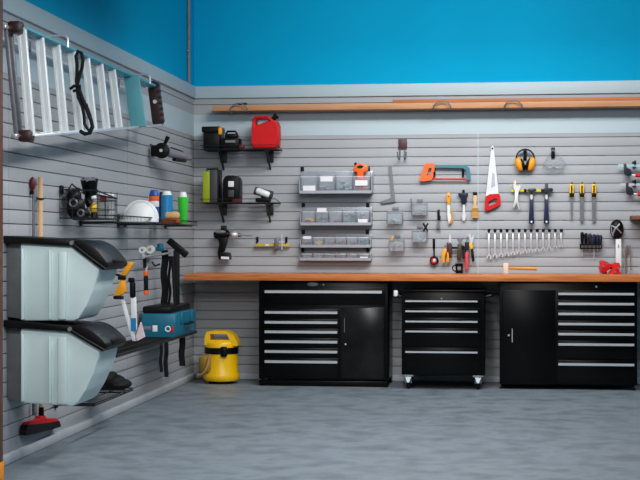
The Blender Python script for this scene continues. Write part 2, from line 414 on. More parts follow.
hx = vx(208); m = MB(); m.lathe([(0, 0), (.035, .0), (.05, .02), (.055, .08), (.05, .12), (.02, .14), (0, .14)], (hx, vy - R * .75, vz(371)), Z, 18); part(vac, 'hose_bulb', m, mat('dull_olive_plastic', (150, 118, 40), .5), 'dull tan bag on the tank')
for k in range(3):
    pts = []
    for i in range(15):
        t = i / 14; pts.append(V((vx(214) - (vx(214) - vx(201 + k * .8)) * t ** 1.6, vy - R - .02 - .02 * k - .02 * math.sin(t * 3), vz(353) - (vz(353) - vz(375 - k)) * (1 - (1 - t) ** 2.2))))
    m = MB(); m.tube(pts, .006, 8); part(vac, 'cable', m, M_CORD)
for k in range(4):
    a = math.radians(45 + 90 * k); p = V((cx + R * .75 * math.cos(a), vy + R * .75 * math.sin(a), 0)); m = MB()
    m.lathe([(0, 0), (.02, 0), (.022, .004), (.022, .018), (0, .022)], p + V((-.01, 0, .022)), X, 14); m.box(p + V((0, 0, .045)), (.03, .03, .035), .004); part(vac, 'wheel', m, M_RUBBER)

# ================================================================== LEFT WALL: LADDER
TS, BS = .17, .218                                   # distance of upper and lower rail from the wall
a0, a1 = lp(21, 28, TS), lp(152, 86, TS); b0, b1 = lp(35, 136, BS), lp(146, 126.5, BS)
# the two rails start on the same end line
yN, yFr = a0.y, a1.y
def on(p, q, y): return p + (q - p) * ((y - p.y) / (q.y - p.y))
b0 = on(b0, b1, yN + .02); b1 = on(b0, b1, yFr)
ladder = thing('step_ladder', 'aluminium step ladder hung sideways high on the left wall', 'ladder', ((a0.x + b0.x) / 2, (a0.y + a1.y) / 2, min(b0.z, b1.z)))
ext = V((b0.x - a0.x, 0, b0.z - a0.z)).normalized()
out = V((-ext.z, 0, ext.x)); out = out if out.x > 0 else -out
for p, q in ((a0, a1), (b0, b1)):
    m = MB(); m.beam(p, q, out * .055, ext * .018, .003); part(ladder, 'side_rail', m, M_TEALR if p is a0 else M_ALU)
ty0, ty1 = lp(27.5, 80, .2).y, lp(116.5, 80, .2).y
for i in range(7):
    y = ty0 + (ty1 - ty0) * i / 6; p, q = on(a0, a1, y), on(b0, b1, y)
    m = MB(); m.beam(p, q, out * .046, Y * .022, .003)
    for k in (-.015, .015): m.beam(p + out * k - Y * .013, q + out * k - Y * .013, out * .011, Y * .008)
    part(ladder, 'tread', m, M_TREAD)
y = lp(133, 90, .2).y; p, q = on(a0, a1, y), on(b0, b1, y)
m = MB(); m.beam(p + out * .02, q + out * .02, out * .10, Y * .03, .004); part(ladder, 'platform', m, mat('teal_coated_metal', (90, 165, 175), .5, var=.04), 'teal platform step')
# rear support frame, folded against the wall side
ra0, ra1 = a0 - out * .06 + V((0, -.1, 0)), a1 - out * .06; rb0, rb1 = b0 - out * .06 + V((0, -.1, 0)), b1 - out * .06
for p, q in ((ra0, ra1), (rb0, rb1)):
    m = MB(); m.beam(p, q, out * .03, ext * .02, .003); part(ladder, 'rear_rail', m, M_ALU)
for t in (.015, .04, .5):
    p, q = ra0.lerp(ra1, t), rb0.lerp(rb1, t); m = MB(); m.beam(p, q, out * .02, Y * .02, .003); part(ladder, 'rear_brace', m, M_DSTEEL)
for p, dd in ((a0, -1), (b0, 1)):
    m = MB(); m.box(p + V((-.02, -.02, 0)), (.07, .07, .06), .012); part(ladder, 'foot', m, M_CAP, 'dark brown plastic foot')
y = yFr + .02; p, q = yp(153, 86, y), yp(157.5, 121, y)
m = MB(); n = 12; poly = []; ex2 = (q - p).normalized(); ou2 = V((-ex2.z, 0, ex2.x))
for (cc, sg) in ((p, 1), (q, -1)):
    for i in range(n + 1):
        t = math.pi * i / n; poly.append(cc + ou2 * (.04 * math.cos(t) * sg) - ex2 * (.035 * math.sin(t) * sg))
m.prism([poly], V((0, .05, 0)), .006)
for k in range(7): m.beam(p.lerp(q, k / 6) + ou2 * .03 + Y * .0, p.lerp(q, k / 6) + ou2 * .048, Y * .045, ex2 * .014)
tc = part(ladder, 'top_cap', m, M_CAP, 'dark brown plastic top cap of the ladder')
m = MB(); m.cyl(p.lerp(q, .45) - Y * .008, p.lerp(q, .45), .014); part(tc, 'bolt', m, M_STEEL)
# tread spreader plates
for px, nm in ((57, 'ladder hook holding the upper rail at its lower-numbered wide end'), (141, 'x')):
    y = lp(px, 60, TS).y; p = on(a0, a1, y)
    lab = 'silver ladder hook holding the wide half of the step ladder' if px == 57 else 'silver ladder hook holding the narrow end of the step ladder'
    h = thing('ladder_hook', lab, 'hook', (0.0, y, p.z), 'hooks under the step ladder')
    m = MB(); m.box((.008, y, p.z + .01), (.016, .05, .10), .004); part(h, 'wall_plate', m, M_DSTEEL)
    m = MB(); m.tube([(.016, y, p.z + .02), (p.x - .07, y, p.z + .03), (p.x - .05, y, p.z + .045), (p.x + .05, y, p.z + .045), (p.x + .062, y, p.z + .03), (p.x + .062, y, p.z - .02)], .006, 8); part(h, 'hook_rod', m, M_STEEL)
# black cord tied round the ladder
yc = lp(80, 80, .3).y - .03
def yc_pts(l): return [yp(a, b, yc) for a, b in l]
m = MB()
m.tube(yc_pts([(77, 88), (76.5, 80), (77, 72), (77, 64), (76, 56), (78, 51), (81.5, 53), (83, 60), (82, 68), (79.5, 76), (77.5, 84)]), .010, 8, True)
m.tube(yc_pts([(77, 88), (80, 92), (83, 100), (87, 110), (91, 120), (92.5, 127), (90, 133), (85, 134), (80, 131)]), .011, 8)
m.tube(yc_pts([(77, 89), (78, 97), (82, 106), (84, 115), (84.5, 124), (89, 131), (92, 126), (90, 115), (86, 104)]), .009, 8)
m.tube([yp(70, 89, yc - .01), yp(74, 86, yc - .012), yp(80, 86, yc - .01), yp(80.5, 90, yc), yp(73, 91, yc)], .009, 8)
solo('cord', m, M_RUBBER, 'black cord tied in loops around a tread of the ladder', 'cord')

# ---- angle grinder below the ladder's narrow end
g0 = lp(163, 151, .11); gy = g0.y
gr = thing('angle_grinder', 'black and grey angle grinder hung below the narrow end of the ladder', 'power tool', lp(165, 158, .05))
m = MB(); m.lathe([(0, -.012), (.052, -.012), (.058, -.006), (.058, .02), (.05, .026), (0, .026)], g0 - Y * .03, -Y, 24)
m.box(yp(155, 151, gy), (.06, .05, .085), .012); part(gr, 'guard', m, M_BLACK)
m = MB(); m.cyl(g0 - Y * .06, g0 - Y * .07, .012); part(gr, 'arbor', m, M_STEEL)
m = MB(); m.tube([yp(164, 146, gy), yp(166, 141, gy), yp(168.2, 136.5, gy)], [.012, .014, .017], 10); part(gr, 'side_handle', m, M_BLACK)
e = lp(190, 158, .2)
m = MB(); m.tube([g0, g0.lerp(e, .25), g0.lerp(e, .6), g0.lerp(e, .9), e], [.026, .036, .032, .026, .02], 14); part(gr, 'motor_body', m, M_GREYP)
m = MB(); m.tube([g0.lerp(e, .3) + Z * .035, g0.lerp(e, .7) + Z * .028], .012, 10); m.tube([g0.lerp(e, .4) - Z * .04, g0.lerp(e, .8) - Z * .03], .016, 10); part(gr, 'trigger', m, M_BLACK)
m = MB(); m.tube([g0 + V((-.03, .03, .02)), V((.004, gy + .03, g0.z + .05))], .006, 8); part(gr, 'wall_hook', m, M_WIRE)

# ================================================================== wire trays / shelves
def wire_tray(name, label, y0, y1, s1, z, rim, pitch=.035, s0=.012, group='black wire trays on the left wall'):
    """tray on the left wall: y0 near end, y1 far end"""
    t = thing(name, label, 'shelf', (s0, (y0 + y1) / 2, z), group)
    m = MB(); n = max(3, int((y1 - y0) / pitch))
    for i in range(n + 1):
        y = y0 + (y1 - y0) * i / n
        m.tube([(s0, y, z + rim * .8), (s0, y, z), (s1, y, z), (s1, y, z + rim)], .0022, 5)
    for s in (s0, (s0 + s1) / 2): m.tube([(s, y0, z), (s, y1, z)], .003, 5)
    part(t, 'wire_deck', m, M_WIRE)
    m = MB(); zz = z + rim
    m.tube([(s0, y0, zz), (s1, y0, zz), (s1, y1, zz), (s0, y1, zz)], .0042, 6)
    m.tube([(s0, y0, z), (s1, y0, z), (s1, y1, z), (s0, y1, z)], .0042, 6)
    part(t, 'rim', m, M_WIRE)
    for y in (y0 + .08, y1 - .08):
        m = MB(); m.box((.008, y, z + .02), (.014, .035, .09), .003); m.tube([(.012, y, z - .008), (s1 * .9, y, z - .006)], .005, 6); part(t, 'bracket', m, M_WIRE)
    return t
# deep basket with lantern and mask
S1 = .24
n0 = lp(66, 215, .02); bz = lp(95, 218, S1).z
yA, yB = lp(66, 215, .05).y, lp(117, 215, S1).y
def yS(px, s): return lp(px, 215, s).y
def basket():
    t = thing('wire_basket', 'deep black wire basket holding a lantern, on the left wall', 'basket', (.012, (yA + yB) / 2, bz), 'black wire trays on the left wall')
    m = MB(); H = .17; n = 22
    for i in range(n + 1):
        y = yA + (yB - yA) * i / n; m.tube([(.012, y, bz + H), (.012, y, bz), (S1, y, bz), (S1, y, bz + H * .75)], .002, 5)
    for i in range(7):
        s = .012 + (S1 - .012) * i / 6
        for y in (yA, yB): m.tube([(s, y, bz), (s, y, bz + H)], .002, 5)
    for k in (.33, .66): m.tube([(.012, yA, bz + H * k), (S1, yA, bz + H * k), (S1, yB, bz + H * k), (.012, yB, bz + H * k)], .002, 5)
    part(t, 'wire_side', m, M_WIRE)
    m = MB(); m.tube([(.012, yA, bz + H), (S1, yA, bz + H * .95), (S1, yB, bz + H * .75), (.012, yB, bz + H)], .005, 6)
    m.tube([(.012, yA, bz), (S1, yA, bz), (S1, yB, bz), (.012, yB, bz)], .005, 6); part(t, 'rim', m, M_WIRE)
    for y in (yA + .05, yB - .05):
        m = MB(); m.box((.008, y, bz + H), (.016, .05, .05), .004); part(t, 'hanger', m, M_BLACK)
    return t
basket()
# contents of the basket: goggles-like black mask, caged lantern, small box
y = yS(78, .14) + .17
m_ = thing('dust_mask', 'black rubber mask hanging over the near side of the wire basket', 'mask', (.12, y, bz))
m = MB(); m.ell(yp(76, 208, y), (.055, .06, .075)); m.ell(yp(82, 214, y), (.05, .05, .04)); m.ell(yp(74, 197, y), (.045, .05, .05)); part(m_, 'shell', m, M_BLACK)
m = MB(); m.ring(yp(76, 203, y) - Y * .055, Y, .022, .006); m.ring(yp(83, 213, y) - Y * .045, Y, .018, .006); part(m_, 'filter_ring', m, M_DSTEEL)
m = MB(); m.tube([yp(70, 200, y), yp(68, 190, y), yp(72, 184, y), yp(79, 190, y), yp(80, 200, y)], .006, 6); part(m_, 'strap', m, M_RUBBER)
y = yS(90, .16) + .1
la = thing('lantern', 'black caged work lantern with a yellow grip standing in the basket', 'lamp', (.16, y, bz))
m = MB(); tp = yp(90, 180, y); bt = yp(90, 193, y); r = yp(98.5, 180, y).x - tp.x
m.lathe([(r * .9, 0), (r * .75, .0), (r, .075), (r, .085), (r * .9, .085), (r * .7, .005)], bt, V((0.02, -.28, 1)), 24); part(la, 'lamp_hood', m, M_BLACK)
m = MB(); ax = V((.02, -.28, 1)).normalized(); tc_ = bt + ax * .085
u, w, _ = frame_of(ax)
for k in range(6):
    a = k * math.pi / 3; m.tube([tc_, tc_ + (u * math.cos(a) + w * math.sin(a)) * r], .004, 6)
m.ring(tc_, ax, r * .55, .004); part(la, 'cage', m, M_GREYP)
m = MB(); m.tube([bt, yp(88, 200, y), yp(91, 206, y)], [.03, .025, .028], 12); part(la, 'neck', m, M_BLACK)
m = MB(); m.ell(yp(93.5, 208, y), (.024, .03, .034)); part(la, 'grip', m, M_YEL, 'yellow grip')
m = MB(); m.ell(yp(93, 197.5, y), (.02, .02, .016)); part(la, 'switch', m, M_WHT)
m = MB(); m.cyl(yp(94, 212, y), V((yp(94, 216, y).x, y, bz + .004)), .018, .026); part(la, 'stand', m, M_BLACK)
y = yS(106, .15); p = yp(106, 199, y)
bxp = thing('carton', 'small red and white carton at the far end of the wire basket', 'box', (p.x, y, bz + .004))
m = MB(); m.box((p.x, y, (bz + .004 + p.z + .03) / 2), (.075, .12, p.z + .03 - bz), .003); part(bxp, 'box', m, M_WHT)
m = MB(); m.box((p.x, y - .0615, p.z), (.04, .002, .035)); part(bxp, 'red_label', m, M_RED, 'red printed label')

# shallow shelf with the hard hat and bottles
sy0, sy1 = lp(114, 222, S1).y, lp(197, 222, S1).y
z2 = lp(140, 223, S1).z
ym = lp(155, 222, S1).y
wire_tray('wire_shelf', 'black wire shelf under the white hard hat', sy0, ym - .01, S1, z2, .04)
z3 = lp(180, 224.5, S1).z
wire_tray('wire_shelf', 'black wire shelf carrying the spray cans and green bottle near the corner', ym + .01, sy1, S1, z3, .03)
# hard hat
y = lp(140, 215, .14).y
zb_ = z2 + .004
r = (yp(155, 215, y).x - yp(120, 215, y).x) / 2; hc = yp(139, 215, y); top = yp(139, 200.5, y).z
hh = thing('hard_hat', 'white hard hat resting on the left wall shelf', 'hard hat', (hc.x, y, zb_))
m = MB(); Hh = top - zb_ - .012
m.lathe([(r * .96, .02), (r * .93, Hh * .3), (r * .82, Hh * .6), (r * .6, Hh * .84), (r * .3, Hh * .97), (0, Hh)], (hc.x + .015, y, zb_ + .004), Z, 28)
part(hh, 'shell', m, M_WHT)
m = MB(); m.prism([[V((hc.x + .01 + (r * 1.02 if math.cos(a) > 0 else r * 1.3) * math.cos(a), y + r * 1.02 * math.sin(a), zb_ + .006)) for a in [2 * math.pi * i / 36 for i in range(36)]]], V((0, 0, .018)), .004); part(hh, 'brim', m, M_WHT)
for k in (-.03, 0, .03):
    m = MB(); m.tube([(hc.x + .015 + r * .9 * math.cos(t), y + k, zb_ + .03 + (Hh - .02) * math.sin(t)) for t in [math.pi * i / 12 for i in range(13)]], .007, 6); part(hh, 'ridge', m, M_WHT)
# aerosol can, bottles
def can(px, y0, y1, s, wpx, lbl, bands, name, cat, zbase):
    """bands: list of (photo_y_top, photo_y_bottom, radius factor top, bottom, material, part name)"""
    y = lp(px, 215, s).y; p = yp(px, 215, y); r = (yp(px + wpx / 2, 215, y).x - p.x)
    t = thing(name, lbl, cat, (p.x, y, zbase))
    for (a, b, ra, rb, mm, nm) in bands:
        za, zb2 = yp(px, a, y).z, max(yp(px, b, y).z, zbase)
        if b >= y1: zb2 = zbase
        m = MB(); m.lathe([(0, zb2), (r * rb * .92, zb2), (r * rb, zb2 + .004), (r * ra, za - .004), (r * ra * .85, za), (0, za)], (p.x, y, 0), Z, 20); part(t, nm, m, mm)
    return t
zb3 = z3 + .004
can(154, 190, 222, .13, 10, 'blue capped aerosol can with an orange and white band beside the hard hat', [(190, 196, .7, 1, M_BLUEP, 'cap'), (196, 201, 1, 1, M_ORG, 'band'), (201, 207, 1, 1, M_WHT, 'label'), (207, 222, 1, 1, M_BLUEP, 'body')], 'aerosol_can', 'spray can', zb3)
can(167, 191, 222, .13, 12.5, 'sky blue plastic bottle standing behind the tan sponge', [(191, 196, .55, .8, M_WHT, 'cap'), (195, 222, .9, 1, M_LBLUE, 'body')], 'bottle', 'bottle', zb3)
can(162, 192, 222, .06, 7, 'navy slim bottle close to the wall behind the sky blue bottle', [(192, 197, .7, .8, M_NAVY, 'cap'), (197, 222, .95, 1, M_NAVY, 'body')], 'bottle', 'bottle', zb3)
can(183, 192, 223, .17, 10.5, 'bright green bottle with pale cap at the far end of the shelf', [(192, 198, .6, .8, M_WHT, 'cap'), (197, 223, 1, .72, M_GREEN, 'body')], 'bottle', 'bottle', zb3)
y = lp(172, 219, .2).y; p = yp(171, 220, y)
m = MB(); m.box((p.x, y, zb3 + .02), (.13, .10, .04), .015); solo('folded_cloth', m, M_LEATH, 'rust brown folded cloth beneath the tan sponge', 'cloth', (p.x, y, zb3))
p = yp(172.5, 212, y); m = MB(); m.box((p.x, y, zb3 + .063), (.10, .07, .045), .014); solo('sponge', m, M_TAN, 'tan sponge lying on the brown cloth in front of the bottles', 'sponge', (p.x, y, zb3 + .04))
# small red things at shelf end
# ---- reacher and broom
p0, p1 = lp(33.5, 188, .02), lp(34, 414, .02); p1 = V((.02, p0.y, p1.z)); p1.z = yp(34, 415, p0.y).z
rc = thing('pick_up_tool', 'thin pick-up tool with a dark red head beside the broom stick', 'tool', V((.02, p0.y, p1.z)))
m = MB(); m.cyl(p1, p0, .008, n=10); part(rc, 'shaft', m, M_DSTEEL)
m = MB(); m.ell(yp(32.6, 184, p0.y), (.017, .02, .04)); m.box(yp(31, 180.5, p0.y), (.03, .02, .012), .004); part(rc, 'head', m, M_DRED)
m = MB(); m.box(yp(32.3, 192.5, p0.y), (.022, .03, .022), .004); m.tube([yp(32.3, 193, p0.y), V((-.004, p0.y, yp(32.3, 193, p0.y).z))], .008, 6); part(rc, 'clip', m, M_BLACK)
y = lp(40, 300, .022).y
br = thing('broom', 'broom with a pale wooden stick and red head hanging on the left wall', 'broom', V((yp(41, 430, y).x, y, yp(41, 432, y).z)))
m = MB(); a, b = yp(40.3, 177, y), yp(41.3, 411, y); m.cyl(b, a, .0135, n=14); part(br, 'stick', m, M_STICK)
m = MB(); m.box(yp(40.4, 199, y), (.034, .04, .01), .002); part(br, 'wall_clip', m, M_BLACK)
m = MB(); m.cyl(yp(41.3, 417, y), yp(41.3, 407, y), .016, .014); part(br, 'ferrule', m, M_BLACK)
m = MB(); hs = .045
m.prism([[lp(a_ + 2.5, c_, hs) for a_, c_ in [(25.5, 425), (26, 422.3), (38.5, 418.8), (39.5, 415.8), (43.5, 415.8), (44.5, 418.4), (54.5, 418.2), (57.5, 421), (57.2, 422.5), (41, 425)]]], V((-.035, 0, 0)), .004)
part(br, 'head', m, M_RED, 'red plastic broom head')
m = MB(); m.prism([[lp(a_ + 2.5, c_, hs + .003) for a_, c_ in [(25.5, 425), (41, 423.5), (57, 421.2), (58.7, 426.5), (50, 429.5), (38, 432.5), (24.3, 435.5), (23.5, 432)]]], V((-.038, 0, 0)))
part(br, 'bristles', m, M_RUBBER)

# ================================================================== RECYCLING BINS
yn = lp(6, 250, .015).y + .02; yf = yn + .36
def pt(px, py, y): return yp(px, py, y)
def bin_(label, rear, prof, lid, hatch, ribs, extra=None):
    t = thing('recycling_bin', label, 'bin', (.25, (yn + yf) / 2, min(yp(a, b, yn).z for a, b in prof)), 'recycling bins stacked on the left wall')
    m = MB(); m.ypr(prof, yn, yf, bev=.012); bd = part(t, 'body', m, M_BIN)
    m = MB(); m.ypr(rear, yn + .03, yf - .03, bev=.005); part(t, 'back_panel', m, mat('grey_bin_back', (92, 98, 100), .5))
    for rb in ribs:
        m = MB(); m.ypr(rb, yn - .024, yn + .004, bev=.011); part(bd, 'rib', m, M_BIN)
    m = MB(); m.ypr(lid, yn - .022, yf + .022, bev=.006); part(t, 'lid', m, M_BLACK)
    # hinged hatch: slab between the near and far edge lines
    nb, nf, th = hatch
    a, b = pt(*nb, yn), pt(*nf, yn); n = 9; m = MB()
    dirv = (b - a); up = V((-dirv.z, 0, dirv.x)).normalized(); up = up if up.z > 0 else -up
    poly = []
    for i in range(n + 1):                          # gently domed top
        k = i / n; poly.append(a + dirv * k + up * (th * .45 + .03 * math.sin(math.pi * k ** .8)))
    poly += [b + up * -.0 + dirv.normalized() * .012, b - up * th * .9, a - up * th * .45]
    m.prism([[q + V((0, -.02, 0)) for q in poly]], V((0, yf - yn + .04, 0)), .006)
    h = part(t, 'hatch', m, M_BLACK)
    m = MB(); m.tube([a + V((0, -.022, .0)), a.lerp(b, .5) + V((0, -.026, -.012)), b + V((0, -.022, -.02))], .006, 6); part(h, 'edge_trim', m, M_BLACK); m = MB(); m.box(a.lerp(b, .93) + up * .012 + Y * .19, (.05, .2, .02), .006); part(h, 'grip', m, M_BLACK)
    m = MB(); m.cyl(a + V((0, -.028, 0)), a + V((0, yf - yn + .028, 0)), .011); part(h, 'hinge', m, M_GREYP)
    return t
bin_('upper grey recycling bin with black hatch lid on the left wall',
     [(6.5, 242), (20.5, 243), (20.5, 319), (6.5, 317)],
     [(20, 243), (76, 246), (101, 262), (98, 276), (93, 291), (86.5, 306), (79, 318.5), (74, 321), (20, 321)],
     [(3, 235.5), (72, 240), (73, 246.5), (3, 242.5)], ((73, 243), (107, 265), .038),
     [[(20.5, 249), (23.5, 249), (23.5, 320), (20.5, 320)], [(48, 250), (50.5, 250), (50.5, 320), (48, 320)], [(58, 251), (67, 251), (65, 320), (57.5, 320)]])
bin_('lower grey recycling bin hanging beneath the upper one',
     [(6.5, 327), (20.5, 328), (20.5, 402), (6.5, 398)],
     [(20, 328), (74, 331), (101, 346), (98.5, 360), (93, 375), (85.5, 391), (78, 402.5), (73, 406.5), (20, 403)],
     [(3, 320), (70, 325.5), (71, 332), (3, 327)], ((71, 329), (106, 346), .036),
     [[(20.5, 334), (23.5, 334), (23.5, 402), (20.5, 402)], [(48, 336), (50.5, 336), (50.5, 404), (48, 404)], [(57, 337), (67, 337), (66.5, 405), (56.5, 404.5)]])
# mounting rail of the bins
# ================================================================== low tray with black bag
t0, t1 = lp(94.5, 407, .26), lp(133, 389, .26)
zt_ = (t0.z + t1.z) / 2
wire_tray('wire_shelf', 'low grey-black wire tray holding a black bag below the bins', t0.y, t1.y, .26, zt_, .012, .06)
y = lp(113, 390, .14).y
m = MB()
for (a, b, ra, rb) in ((113, 386, .085, .05), (107, 389, .07, .03), (120, 388, .075, .035), (112, 379, .04, .05)):
    p = yp(a, b, y); m.ell((p.x, y + random.uniform(-.03, .03), max(p.z, zt_ + rb + .006)), (ra, .12, rb))
solo('bag', m, M_RUBBER, 'crumpled black bag lying in the low wire tray beneath the bins', 'bag', V((yp(113, 390, y).x, y, zt_ + .004)))

# ================================================================== shelf with teal case
e0, e1 = lp(117, 359, .30), lp(197, 331, .30)
zs = (e0.z + e1.z) / 2
wire_tray('wire_shelf', 'black wire shelf under the teal tool case on the left wall', e0.y, e1.y, .30, zs, .012, .05)
cy0, cy1 = lp(176, 325, .29).y, lp(196.5, 320, .29).y
cx0, cx1 = yp(139, 325, cy0).x, .29
cx0 = max(cx0, .035)
ztop = yp(160, 306.5, cy0).z; zmid = yp(160, 313.5, cy0).z; zb_ = zs + .005
tcs = thing('tool_case', 'teal power tool case with black lid on the left wall shelf', 'case', ((cx0 + cx1) / 2, (cy0 + cy1) / 2, zb_))
m = MB(); m.bb((cx0, cy0, zb_), (cx1, cy1, zmid), .014); part(tcs, 'body', m, M_TEAL)
m = MB(); m.bb((cx0 + .005, cy0 + .01, zmid - .004), (cx1 - .04, cy1 - .03, ztop), .014); part(tcs, 'lid', m, M_BLACK)
for px, py, w, h, mm in ((147, 328, .06, .025, M_GREYP), (155, 328.5, .035, .045, M_LABEL)):
    p = yp(px, py, cy0); m = MB(); m.box((p.x, cy0 - .001, p.z), (w, .004, h), .001); part(tcs, 'label', m, mm)
p = yp(168, 329, cy0); m = MB(); m.ring((p.x, cy0 - .002, p.z), Y, .018, .005); part(tcs, 'emblem', m, M_WHT)
p = yp(172, 329.5, cy0); m = MB(); m.box((p.x, cy0 - .002, p.z), (.02, .004, .045), .001); part(tcs, 'sticker', m, M_RED)
for k in (.25, .75):
    yy = cy0 + (cy1 - cy0) * k; m = MB(); m.box((cx1 + .004, yy, zmid - .04), (.016, .06, .08), .004); part(tcs, 'latch', m, M_TEAL)
m = MB(); yy = (cy0 + cy1) / 2; zz = (zb_ + zmid) / 2
m.tube([(cx1, yy - .09, zz), (cx1 + .03, yy - .085, zz), (cx1 + .03, yy + .085, zz), (cx1, yy + .09, zz)], .009, 8); part(tcs, 'handle', m, M_BLACK)

# ---- loppers-like pale tools and yellow gun at the right of the bins
y = lp(130, 310, .22).y
lo = thing('loppers', 'pale handled loppers with black grip standing left of the teal case', 'garden tool', V((yp(134, 341, y).x, y, zs + .006)))
m = MB(); m.beam(yp(122.5, 300, y), yp(134.5, 341, y), X * .026, Y * .02, .004); m.beam(yp(133.5, 297, y), yp(134.5, 330, y), X * .034, Y * .022, .004); part(lo, 'arm', m, M_WHT)
m = MB(); m.ypr([(140.5, 322), (144.5, 337), (137, 341), (136, 336)], y - .012, y + .012); part(lo, 'blade', m, mat('pinkish_white_plastic', (225, 205, 210), .4))
m = MB(); m.rcyl(yp(132.8, 298, y), yp(132.5, 282, y), .019); part(lo, 'grip', m, M_BLACK); m = MB(); m.box(yp(131.5, 280, y), (.04, .03, .03), .006); part(lo, 'end_stop', m, M_BLACK)
m = MB(); m.bb(yp(131.3, 318, y) + Y * -.013, yp(136.5, 331, y) + Y * -.009); part(lo, 'label', m, M_LBLUE, 'pale blue printed label')
y = lp(122, 285, .2).y
yg = thing('caulking_gun', 'yellow and black handled gun hanging beside the upper bin', 'hand tool', yp(118, 297, y))
m = MB(); m.beam(yp(131.5, 262, y), yp(123.5, 276, y), X * .045, Y * .04, .012); part(yg, 'barrel', m, M_AMB)
m = MB(); m.ypr([(121, 279), (124.5, 281), (125.5, 292), (119, 296), (113.5, 295.5), (118, 285)], y - .02, y + .02, bev=.004); part(yg, 'grip', m, M_AMB)
m = MB(); m.box(yp(122, 277.5, y), (.045, .05, .03), .006); m.box(yp(118.5, 297.5, y), (.06, .045, .022), .006); m.tube([yp(123, 276, y), V((-.004, y + .02, yp(123, 270, y).z))], .008, 6); part(yg, 'trigger', m, M_BLACK)

# ---- hanging rack: silver rod, squeegee, rolls, straps, knife
y = lp(165, 254, .12).y
yr0, yr1 = lp(144.5, 257, .10), lp(182, 250.5, .25)
hk = thing('tool_rack', 'silver bar rack on the left wall above the teal case', 'rack', V((0, yr0.y, yr0.z)))
m = MB(); m.tube([V((.1, yr0.y, yr0.z)), V((yp(164, 254, y).x, y, yp(164, 254, y).z)), yr1], .0085, 8); part(hk, 'bar', m, M_ALU)
m = MB(); m.box((.006, y - .05, yr0.z), (.012, .06, .08), .003); m.tube([(.01, y - .05, yr0.z), V((yp(158, 255, y - .05).x, y - .05, yp(158, 255, y - .05).z))], .006, 8); part(hk, 'wall_bracket', m, M_DSTEEL)
ysq = yr1.y
sq = thing('squeegee', 'black squeegee with wide tilted head hanging over the silver rack', 'squeegee', yp(177, 304, ysq))
a, b = yp(168.5, 240, ysq - .02), yp(187, 255.5, ysq - .02)
dv = (b - a).normalized(); m = MB(); m.beam(a, b, Y * .03, V((-dv.z, 0, dv.x)) * .05, .006); part(sq, 'head', m, M_BLACK)
m = MB(); m.beam(yp(176.5, 250, ysq - .02), yp(176.8, 304, ysq - .02), X * .045, Y * .025, .006); part(sq, 'handle', m, M_RUBBER)
m = MB(); m.tube([yp(172.5, 256, ysq - .03), yp(173.5, 275, ysq - .03), yp(175, 305, ysq - .03)], .012, 8); part(sq, 'hanging_loop', m, M_RUBBER)
for px, y0_, y1_, w, lb in ((164.5, 250, 305.5, .05, 'wide black webbing strap hanging from the rack above the teal case'), (169.5, 256, 305.5, .018, 'thin black strap hanging beside the wide strap on the rack')):
    yy = y + .06; pts = [(yp(px, y0_ + (y1_ - y0_) * i / 12, yy) + X * .006 * math.sin(i * .9)) for i in range(13)]
    m = MB()
    for p, q in zip(pts, pts[1:]): m.beam(p, q, X * w, Y * .012)
    solo('strap', m, M_RUBBER, lb, 'strap', group='black straps hung on the left wall')
# strap ends dangling below the shelf
yy = lp(164, 365, .2).y
for px, y0_, y1_, w, lb in ((161, 346, 372, .022, 'black strap end dangling under the teal case shelf, leftmost'), (166, 344, 377, .03, 'black strap end dangling under the teal case shelf, middle and longest'), (182, 338, 366, .045, 'broad black strap end dangling under the far end of the teal case shelf')):
    m = MB(); pts = [yp(px + .5 * math.sin(i), y0_ + (y1_ - y0_) * i / 8, yy if px < 170 else yr1.y) for i in range(9)]; pts[0].z = zs - .006
    for p, q in zip(pts, pts[1:]): m.beam(p, q, X * w, Y * .01)
    solo('strap', m, M_RUBBER, lb, 'strap', group='black straps hung on the left wall')
p = yp(151, 249.5, lp(151, 250, .085).y)
rl = thing('tape_roll', 'white tape roll on the silver rack', 'tape', p)
m = MB(); m.lathe([(.012, 0), (.03, 0), (.03, .035), (.012, .035), (.012, 0)], p, -Y, 20); part(rl, 'tape', m, M_WHT)
m = MB(); m.lathe([(.0115, -.001), (.009, -.001), (.009, .036), (.0115, .036)], p, -Y, 16); part(rl, 'core', m, M_TAN)
yb = lp(143, 250, .085).y; p = yp(143, 250, yb)
pn = thing('plumb_bob', 'small white and grey roll at the near end of the silver rack', 'tape', p)
m = MB(); m.lathe([(.008, 0), (.024, 0), (.024, .03), (.008, .03), (.008, 0)], p, -Y, 18); part(pn, 'tape', m, M_LABEL); m = MB(); m.rcyl(yp(143, 252, yb), yp(143.3, 259, yb), .01); part(pn, 'tail', m, M_STEEL)
pn.name = 'tape_roll.001'
p = yp(161, 247.5, lp(161, 247, .1).y)
m = MB(); m.rcyl(p + V((0, -.02, -.028)), p + V((0, -.02, .03)), .025); m.rcyl(p + V((-.03, -.03, -.01)), p + V((.03, -.03, -.01)), .016); solo('clamp', m, M_TEAL, 'small teal clamp on the silver rack between tape roll and squeegee', 'clamp')
yk = lp(146, 272, .075).y
kn = thing('utility_knife', 'black and orange utility knife hanging under the white tape roll', 'knife', yp(146, 294, yk))
m = MB(); m.rcyl(yp(146, 291, yk), yp(145.8, 276, yk), .016); part(kn, 'grip', m, M_BLACK)
m = MB(); m.rcyl(yp(145.8, 276, yk), yp(145.8, 271, yk), .018); part(kn, 'collar', m, M_ORG, 'orange collar'); m = MB(); m.rcyl(yp(146, 295, yk), yp(146, 290, yk), .017); part(kn, 'end_cap', m, M_ORG, 'orange end cap')
m = MB(); m.box(yp(146.3, 269, yk), (.016, .008, .04), .001); part(kn, 'blade', m, M_STEEL)
